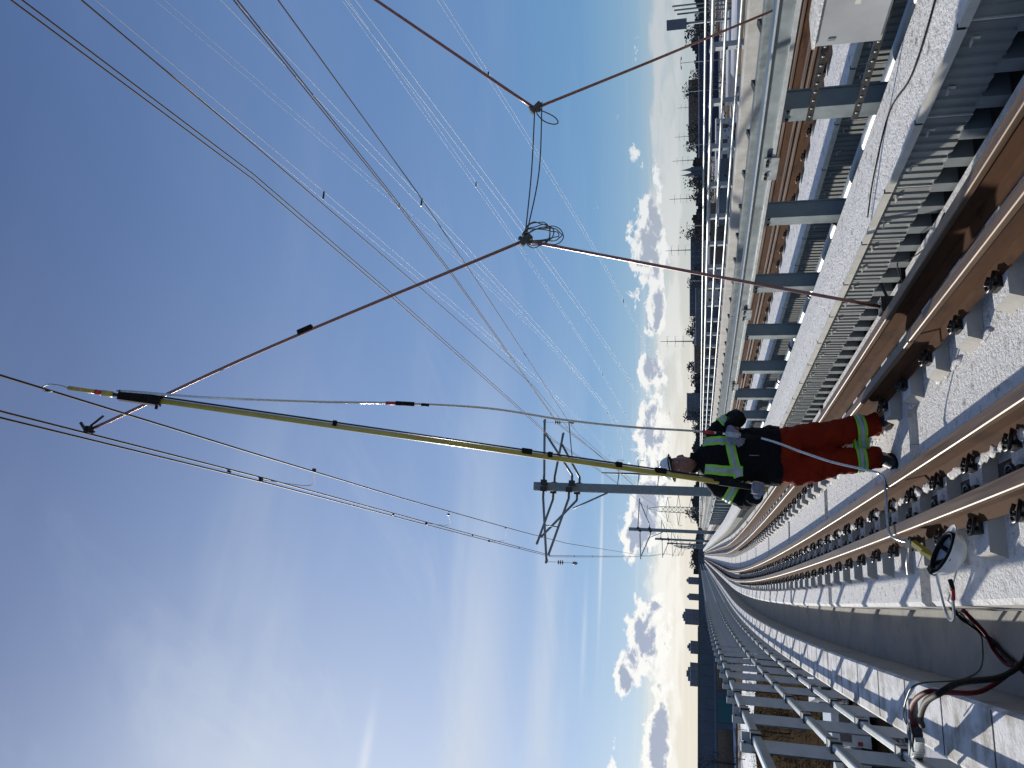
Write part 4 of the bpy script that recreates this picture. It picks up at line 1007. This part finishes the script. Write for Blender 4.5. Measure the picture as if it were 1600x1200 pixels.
# left: long dark warehouse with panel joints, and blocks beyond it
def warehouse(label, deg, d, w, h, n, doors, dz_=0):
    x, y, z = bp(deg, d); t_ = thing('warehouse', label, 'warehouse', (x, y, z), -R(deg)+R(14))
    MB().box(-w/2, w/2, 0, 40, 0, h).build('wall', NAVY, t_)
    MB().box(-w/2-.2, w/2+.2, -.25, 40.2, h, h+.3).build('roof', GLASS, t_)
    j0 = None
    for i in range(n):
        px = -w/2+w*(i+.5)/n
        if j0 is None: j0 = MB().box(-.09, .09, -.07, .02, .1, h-.1).build('panel_joint', GLASS, t_, (px, 0, 0))
        else: part_copy(j0, t_, (px, 0, 0))
    for i, (a, b_, z0, z1, mt) in enumerate(doors): MB().box(a, b_, -.2, .02, z0, z1).build('loading_door' if z0 < .5 else 'canopy', mt, t_)
    return t_
warehouse('long dark blue warehouse with vertical panel joints at the left, level with the horizon', -7.6, 250, 66, 9.6, 20, [(-30, -14, .1, 3.6, GLASS), (-8, 3, .1, 4.2, GLASS), (5, 12, .1, 4.0, TEAL), (14, 22, .1, 4.4, GLASS), (-10, 24, 4.6, 5.2, TOWER)])
warehouse('dark blue warehouse nearer the vanishing point, beyond the longest guardrail stretch', .8, 420, 92, 9.4, 24, [(-40, -10, .1, 3.6, GLASS)])
for deg, d, w, h, dep, lab in ((2.55, 1500, 13, 28, 14, 'apartment tower with rounded top, nearest the track vanishing point'), (1.45, 1500, 12, 27, 13, 'apartment tower second from the track vanishing point'),
        (.1, 1200, 22, 29, 16, 'tallest slab-shaped apartment tower on the left skyline'), (-1.9, 1000, 15, 19, 14, 'short apartment block with stepped roof on the left skyline'),
        (-3.65, 900, 24, 18.4, 14, 'widest stepped apartment block on the left skyline')):
    t_ = building('apartment_tower', lab, 'tower', deg, d, w, h, dep, TOWER, 6, 4, group='apartment towers on the left skyline')
    MB().box(-w*.30, w*.30, 2, dep-2, h, h+2.6).build('roof_storey', TOWER, t_)
    MB().box(-w*.12, w*.15, 3, dep-4, h+2.5, h+4.2).build('plant_room', TOWER, t_)
# bare trees
def bare_tree(name, label, deg, d, h, seed, group, mt=DRT, src=None, cat='tree'):
    x, y, z = bp(deg, d)
    if src is not None:
        r_ = tree_copy(src, (x, y, z), seed*1.3, label); r_.scale = (h/10,)*3; r_['group'] = group; return r_
    rr = random.Random(seed); t_ = thing(name, label, cat, (x, y, z), 0, group); t_.scale = (h/10,)*3
    tr = MB(); cr = MB()
    tr.tube([(0, 0, 0), (.1, 0, 2), (.0, .1, 5), (.1, .1, 7.5)], [.22, .18, .10, .04], 6)
    def br(p, d_, L_, r_, lev):
        q = p+d_*L_; cr.tube([p, (p+q)/2+Vector((rr.uniform(-.1, .1),)*3)*L_*.4, q], [r_, r_*.8, r_*.5], 4, sm=False, caps=False)
        if lev == 0: return
        for _ in range(3 if lev > 1 else 4):
            nd = (d_+Vector((rr.uniform(-.8, .8), rr.uniform(-.8, .8), rr.uniform(-.1, .8)))).normalized()
            br(p+d_*L_*rr.uniform(.45, 1), nd, L_*rr.uniform(.55, .75), max(r_*.55, .018), lev-1)
    for k in range(8):
        a = rr.uniform(0, 6.28); z0 = rr.uniform(1.8, 7); br(Vector((0, 0, z0)), Vector((math.cos(a), math.sin(a), rr.uniform(.5, 1.3))).normalized(), 2.6*(1-z0/12), .07, 3)
    tr.build('trunk', mt, t_); cr.build('crown', mt, t_); return t_
T1 = bare_tree('bare_tree', 'bare leafless tree behind the apartment blocks on the left skyline', -1.0, 330, 12.5, 2, 'bare trees beyond the viaduct')
k_ = 0
for deg, d, h, lab in ((-2.9, 300, 12, 'bare tree between the two stepped apartment blocks'), (-.5, 260, 11.5, 'bare tree in the gap left of the tallest apartment tower'), (-8.9, 235, 12.2, 'bare tree rising behind the far left end of the long warehouse'),
        (26.8, 420, 15, 'taller bare tree above the dark treeline right of the brown cable'), (27.9, 420, 14, 'bare bushy tree above the dark treeline, beside its taller neighbour'), (37.3, 330, 15, 'bare tree by the double-headed lamp at the right'), (32.2, 460, 14.5, 'bare tree between the distant pylons at the right')):
    k_ += 1; bare_tree('bare_tree', lab, deg, d, h, k_, 'bare trees beyond the viaduct', src=T1)
rr_ = random.Random(11)
for i in range(30):
    deg = rr_.uniform(-9, 1.5); d = rr_.uniform(60, 190)
    bare_tree('bare_shrub', 'brown leafless shrub on the snowy slope below the left guardrail', deg, d, rr_.uniform(2.2, 4.6), i+20, 'leafless shrubs below the left guardrail', src=T1, cat='shrub').name = 'bare_shrub'
for o in list(COL.objects):
    if o.name.startswith('bare_shrub'): o['category'] = 'shrub'
# masses of scrub and far woodland
def thicket(name, label, degs, ds, hs, n, mt, seed, sz):
    rr = random.Random(seed); m = MB()
    for i in range(n):
        deg = rr.uniform(*degs); d = rr.uniform(*ds); x, y, z = bp(deg, d)
        hh_ = rr.uniform(*hs)*(.75+.35*math.sin(deg*1.9)+.25*math.sin(deg*5.3+1)); R_ = hh_*.35
        for k in range(sz):
            a, b_, c_ = rr.gauss(0, R_*.5), rr.gauss(0, R_*.5), rr.uniform(0, hh_)
            p = Vector((x+a*(1-.6*c_/hh_), y+b_, z+c_)); s_ = hh_*rr.uniform(.025, .065)
            u = Vector((rr.uniform(-1, 1), rr.uniform(-1, 1), rr.uniform(-1, 1))).normalized()*s_; v = u.orthogonal().normalized()*s_*rr.uniform(.5, 1)
            m.add([p-u, p+v, p+u, p-v], [(0, 1, 2, 3)])
    return tag(m.build(name, mt), label, 'woodland', kind='stuff')
thicket('far_woodland', 'dark band of distant woodland along the right horizon', (3, 50), (480, 900), (11.5, 16.5), 1500, FARD, 5, 50)
m = MB()
for k in range(240):
    a0 = 3+47*k/240; x, y, z = bp(a0, 905); x2, y2, z = bp(a0+47/240, 905); hh_ = 13.5+2.2*math.sin(k*.31)+1.6*math.sin(k*.97+2)+rnd.uniform(-1, 1)
    m.add([(x, y, z), (x2, y2, z), (x2, y2, z+hh_), (x, y, z+hh_), (x*1.1, y*1.1, z), (x2*1.1, y2*1.1, z), (x2*1.1, y2*1.1, z+hh_), (x*1.1, y*1.1, z+hh_)], [(0, 1, 2, 3), (4, 7, 6, 5), (3, 2, 6, 7), (0, 3, 7, 4), (1, 5, 6, 2)])
tag(m.build('wooded_hill', FARD), kind='structure')
thicket('dark_scrub', 'dark leafless scrub covering the slope below the left guardrail', (-12, 3), (55, 150), (.8, 2.2), 700, M('brown_scrub', [(.02, .016, .011), (.075, .045, .026), (.04, .034, .016)], .95, spec=0., scale=.4), 6, 26)
thicket('roadside_scrub', 'dark brown scrub scattered over the low land beyond the outer railing', (12, 50), (130, 460), (3, 7), 600, M('brown_hedge', [(.022, .018, .015), (.06, .044, .032)], .95, spec=0., scale=.2), 8, 22)
def strip(name, d0, d1, a0, a1, mt, dz_=.02, n=14):
    m = MB(); vs = []
    for i in range(n+1):
        a = a0+(a1-a0)*i/n
        for d in (d0, d1): x, y, z = bp(a, d*(1+.05*math.sin(a*.7))); vs.append((x, y, GZ+dz_))
    m.add(vs, [(2*i, 2*i+2, 2*i+3, 2*i+1) for i in range(n)]); return tag(m.build(name, mt), kind='structure')
strip('scrub_ground', 45, 149, -16, 4, M('dark_marsh', [(.022, .017, .011), (.075, .05, .03), (.04, .036, .018)], .95, spec=0., scale=.35, detail=9), .015)
SN2 = M('open_snow', [(.55, .56, .59), (.74, .75, .78)], .85, scale=.2)
strip('snow_field', 150, 196, -14, 1.5, SN2); strip('road', 205, 222, 12, 52, ASPH, .03); strip('road', 300, 318, 12, 52, ASPH, .03); strip('snow_verge', 226, 240, 12, 52, SN2, .026); strip('snow_verge', 172, 184, 14, 52, SN2, .026)
# right: low buildings between the railing and the woods
bl_ = [(40.6, 118, 12, 4.5, OCHRE, 1, 6, 'ochre building with a row of black windows at the right edge'), (42.6, 105, 10, 4.8, OCHRE, 1, 5, 'ochre and white shed nearest the right edge'), (38.9, 150, 14, 4.2, PALE, 1, 5, 'pale low shed left of the ochre building'),
       (36.4, 430, 58, 9.4, BLUE, 0, 0, 'long blue industrial hall under the treeline'), (33.0, 230, 16, 4.6, PALE, 1, 4, 'pale hut beside the road left of the blue hall'), (30.1, 190, 15, 5, NAVY, 1, 3, 'dark blue shed with a wide opening by the road'),
       (27.2, 260, 20, 6, BRICK, 2, 6, 'brown brick house in front of the tall bare tree'), (24.5, 300, 24, 7, PALE, 2, 6, 'pale two-storey building left of the brown cable'), (21.4, 420, 30, 11, TOWER, 3, 7, 'grey flat block below the second monopole'),
       (18.9, 480, 26, 12, BRICK, 3, 6, 'brick block beside the tallest distant monopole'), (16.9, 380, 20, 8, NAVY, 2, 5, 'dark hall to the right of the worker'), (14.9, 520, 18, 17, TOWER, 5, 4, 'square grey block just right of the worker shoulder'),
       (35.6, 640, 46, 17, BRICK, 5, 10, 'brown apartment block rising above the blue hall'), (25.3, 620, 40, 15.5, NAVY, 4, 9, 'long dark roofline block above the treeline'), (22.8, 640, 30, 16.5, NAVY, 4, 7, 'dark blue-grey block breaking the treeline')]
for deg, d, w, h, mt, r_, c_, lab in bl_: building('low_building', lab, 'building', deg, d, w, h, 12, mt, r_, c_, roof=ROOF, group='buildings beyond the outer railing', wh=1.3, ww=1.1)
def spire(deg, d, lab):
    x, y, z = bp(deg, d); t_ = thing('church_spire', lab, 'spire', (x, y, z), 0, 'twin church spires')
    MB().box(-2.2, 2.2, -2.2, 2.2, 0, 18).build('tower', TOWER, t_); MB().lathe([(2.4, 18), (1.0, 23), (.05, 29)], (0, 0, 0), (0, 0, 1), 8, 0, False).build('spire_roof', TOWER, t_)
spire(31.75, 900, 'right one of two pointed church spires on the horizon'); spire(31.4, 900, 'left one of two pointed church spires on the horizon')
def vehicle(label, x, y, rz, kind, paint):
    t_ = thing('parked_van' if kind == 'van' else 'parked_car', label, 'van' if kind == 'van' else 'car', (x, y, GZ), rz, 'vehicles parked below the viaduct')
    m = MB()
    if kind == 'van':
        prof = [(-2.6, .35), (2.75, .35), (2.8, .9), (2.5, 1.15), (1.75, 1.35), (1.2, 2.15), (.9, 2.3), (-2.6, 2.35)]; hw = .98
    else:
        prof = [(-2.2, .35), (2.2, .35), (2.25, .75), (1.9, .9), (1.0, 1.0), (.35, 1.42), (-1.1, 1.45), (-1.75, 1.05), (-2.25, .95)]; hw = .88
    n = len(prof); V = [(sx_*(hw if z < 1.2 else hw*.9), y_, z) for sx_ in (-1, 1) for y_, z in prof]
    m.add(V, [tuple(range(n))[::-1], tuple(range(n, 2*n))]+[(i, (i+1) % n, n+(i+1) % n, n+i) for i in range(n)]); m.build('body', paint, t_)
    zt = 1.95 if kind == 'van' else 1.35; zb = 1.35 if kind == 'van' else 1.0
    for sx_ in (-1, 1): MB().box(sx_*hw*.93-.04, sx_*hw*.93+.06, -.9, 1.2 if kind == 'van' else .7, zb, zt-.05).build('side_window', GLASS, t_)
    yb = -2.62 if kind == 'van' else -1.9; MB().box(-hw*.75, hw*.75, yb-.03, yb+.2, zb, zt).build('rear_window', GLASS, t_)
    w_ = None
    for sx_ in (-1, 1):
        for yy_ in (-1.55, 1.6):
            if w_ is None: w_ = MB().lathe([(.0, -.12), (.30, -.12), (.36, -.09), (.36, .09), (.30, .12), (0, .12)], (0, 0, 0), (1, 0, 0), 16).build('wheel', BLACK, t_, (sx_*(hw-.08), yy_, .36))
            else: part_copy(w_, t_, (sx_*(hw-.08), yy_, .36))
    for sx_ in (-1, 1): MB().box(sx_*hw*.8-.10, sx_*hw*.8+.10, yb-.05 if kind == 'van' else -2.28, (yb if kind == 'van' else -2.2), .8, 1.05).build('tail_light', RED, t_)
vehicle('white van parked below the left guardrail, nearest to the kerb clamp', -5.6, 52, R(8), 'van', VEH)
vehicle('white van parked beyond the nearest one below the left guardrail', -3.9, 58.5, R(8), 'van', VEH)
vehicle('white van farther from the kerb, seen through the lower guardrail gaps', -8.0, 49, R(-20), 'van', VEH)
vehicle('white car beside the vans below the left guardrail', -7.2, 58, R(5), 'car', VEH)
vcol = [VEH, GREY, BLKS, BLUE, PALE]
cl_ = ['white', 'grey', 'black', 'blue', 'pale']
for i, (deg, d) in enumerate(((38.2, 213), (36.9, 214), (34.0, 212), (31.0, 213), (28.6, 309), (25.9, 308), (23.2, 309), (41.9, 170))):
    x, y, z = bp(deg, d)
    vehicle('%s car on the road beyond the outer railing, %s from the right edge' % (cl_[i % 5], ordw[[1, 2, 3, 4, 5, 6, 7, 0][i]]), x, y, -R(deg)+R(90), 'car', vcol[i % 5])
# lamp posts
def lamp(deg, d, h, label, src=[None]):
    x, y, z = bp(deg, d)
    if src[0]: r_ = tree_copy(src[0], (x, y, z), -R(deg), label); return r_
    t_ = thing('street_lamp', label, 'street lamp', (x, y, z), -R(deg), 'double-headed street lamps'); src[0] = t_
    MB().tube([(0, 0, 0), (0, 0, h)], [.16, .09], 8).build('pole', GREY, t_); MB().tube([(-1.3, 0, h-.1), (0, 0, h), (1.3, 0, h-.1)], .06, 6).build('arm', GREY, t_)
    for sx_ in (-1, 1): MB().box(sx_*1.3-.5, sx_*1.3+.5, -.25, .25, h-.35, h-.05).build('lamp_head', GREY, t_)
lamp(38.75, 260, 15.0, 'double-headed street lamp nearest the billboard'); lamp(36.9, 330, 15, 'double-headed street lamp above the long blue hall'); lamp(33.4, 360, 15, 'double-headed street lamp right of the church spires')
lamp(27.9, 370, 15, 'double-headed street lamp beside the tall bare trees'); lamp(24.0, 400, 15, 'double-headed street lamp left of the brown cable'); lamp(20.6, 420, 15, 'double-headed street lamp right of the tallest distant monopole')
# billboard column at the right edge
x, y, z = bp(41.15, 150); t_ = thing('billboard', 'dark blue box billboard on a pole at the upper right', 'billboard', (x, y, z), -R(41.15))
MB().tube([(0, 0, 0), (0, 0, 12)], .22, 8).build('pole', GREY, t_); MB().box(-.85, .85, -.3, .3, 11.6, 15.0).build('sign_box', NAVY, t_); MB().box(-.8, .8, -.34, -.3, 11.7, 14.9).build('sign_face', TOWER, t_)
for i, (o_, h_) in enumerate(((1.6, 13.2), (2.25, 13.7), (2.9, 14.0))): 
    xx, yy_ = x+o_*math.cos(R(41)), y-o_*math.sin(R(41)); tag(MB().box(xx-.1, xx+.1, yy_-.1, yy_+.1, GZ, GZ+h_).build('flag_pole', NAVY), ('left', 'middle', 'right')[i]+' one of three short dark poles right of the billboard', 'pole', 'three poles beside the billboard')
# power line monopoles
def monopole(deg, d, label, h=46.2, arm=5.2, src=[None]):
    x, y, z = bp(deg, d)
    if src[0]: r_ = tree_copy(src[0], (x, y, z), -R(deg), label); return r_
    t_ = thing('power_line_pole', label, 'power pole', (x, y, z), 0, 'power line monopoles'); src[0] = t_
    MB().tube([(0, 0, 0), (0, 0, h)], [.85, .28], 10).build('pole', GALVD, t_)
    for zz in (39.5, 31.8, 24.3):
        a = MB(); a.tube([(-arm, 0, zz+.6), (0, 0, zz), (arm, 0, zz+.6)], [.12, .24, .12], 6); a = a.build('cross_arm', GALVD, t_)
        for sx_ in (-1, 1): MB().tube([(sx_*arm, 0, zz+.6), (sx_*arm, 0, zz-1.8)], .10, 6).build('insulator', CERAM, a)
    return t_
monopole(9.94, 300, 'nearest power pole with three cross-arms, just right of the first catenary mast')
for deg, d, lab in ((19.65, 770, 'tallest distant power pole on the right, above the treeline'), (26.2, 900, 'distant power pole right of the brown cable'), (29.8, 1030, 'third distant power pole along the right horizon'), (32.4, 1160, 'fourth distant power pole, near the church spires'), (34.0, 1290, 'small distant power pole left of the blue hall'), (35.9, 1450, 'smallest distant power pole at the right')): monopole(deg, d, lab)
# lattice tower
x, y, z = bp(7.45, 520); t_ = thing('lattice_pylon', 'lattice power pylon left of the first catenary mast', 'pylon', (x, y, z), R(-7))
for sx_ in (-1, 1):
    for sy_ in (-1, 1): MB().tube([(sx_*2.1, sy_*2.1, 0), (sx_*1.6, sy_*1.6, 34), (sx_*.3, sy_*.3, 42)], .20, 4).build('leg', GALVD, t_)
m = MB()
for i in range(12):
    z0 = 2.8*i; 
    for s_ in (-1, 1): m.tube([(-1.9*s_, -1.9, z0), (1.8*s_, -1.9, z0+2.8)], .09, 4); m.tube([(-1.9*s_, 1.9, z0), (1.8*s_, 1.9, z0+2.8)], .09, 4)
    m.tube([(-1.9, -1.9, z0), (1.9, -1.9, z0)], .09, 4)
m.build('lattice_bracing', GALVD, t_)
for zz, a in ((29.5, 8.0), (22.5, 10.0), (14.5, 8.0)):
    m = MB()
    for s_ in (-1, 1): m.tube([(s_*1.6, 0, zz-1.2), (s_*a, 0, zz)], .14, 4); m.tube([(s_*1.6, 0, zz+1.2), (s_*a, 0, zz)], .14, 4); m.tube([(s_*a, 0, zz), (s_*a, 0, zz-2.4)], .12, 4)
    m.build('cross_arm', GALVD, t_)
# high-voltage conductors, paired, passing high over the viaduct
for i, (x30, y0, z0, xa, za, aa, sp_) in enumerate(((19, 26, 20.3, 46.8, 31.0, 2.8e-4, (31.5,)), (19, 28, 15.6, 46.8, 23.4, 2.8e-4, (33, )), (19, 30, 11.4, 46.8, 15.9, 3.0e-4, (39,)),
        (28.5, 27, 28.2, 56.8, 31.0, 4.4e-4, (53,)), (28.5, 50, 18.2, 56.8, 23.4, 1.8e-4, (50, 125)), (28.5, 36, 13.4, 56.8, 15.9, 4.0e-4, (36, 82)))):
    t_ = thing('power_line', '%s pair of thin bright conductors running over the viaduct to the power pole' % ('upper near', 'middle near', 'lower near', 'upper far', 'middle far', 'lower far')[i], 'power line', group='high-voltage conductor pairs')
    sl_ = (xa-x30)/265.5; b1 = ((za-z0)-aa*(295.5**2-y0**2))/(295.5-y0); c1_ = z0-aa*y0*y0-b1*y0
    f = lambda y: Vector((x30+sl_*(y-30), y, aa*y*y+b1*y+c1_))
    ysw = [-20+6*k for k in range(53)]
    for dx2 in (0, .42): MB().tube([f(y)+Vector((dx2, 0, 0)) for y in ysw], .010, 5).build('conductor', COND, t_)
    for y in sp_+(170, 230):
        MB().obox(f(y)+Vector((.21, 0, 0)), ((1, 0, 0), (0, 1, 0), (0, 0, 1)), (.22, .03, .035)).build('spacer', BLKS, t_)
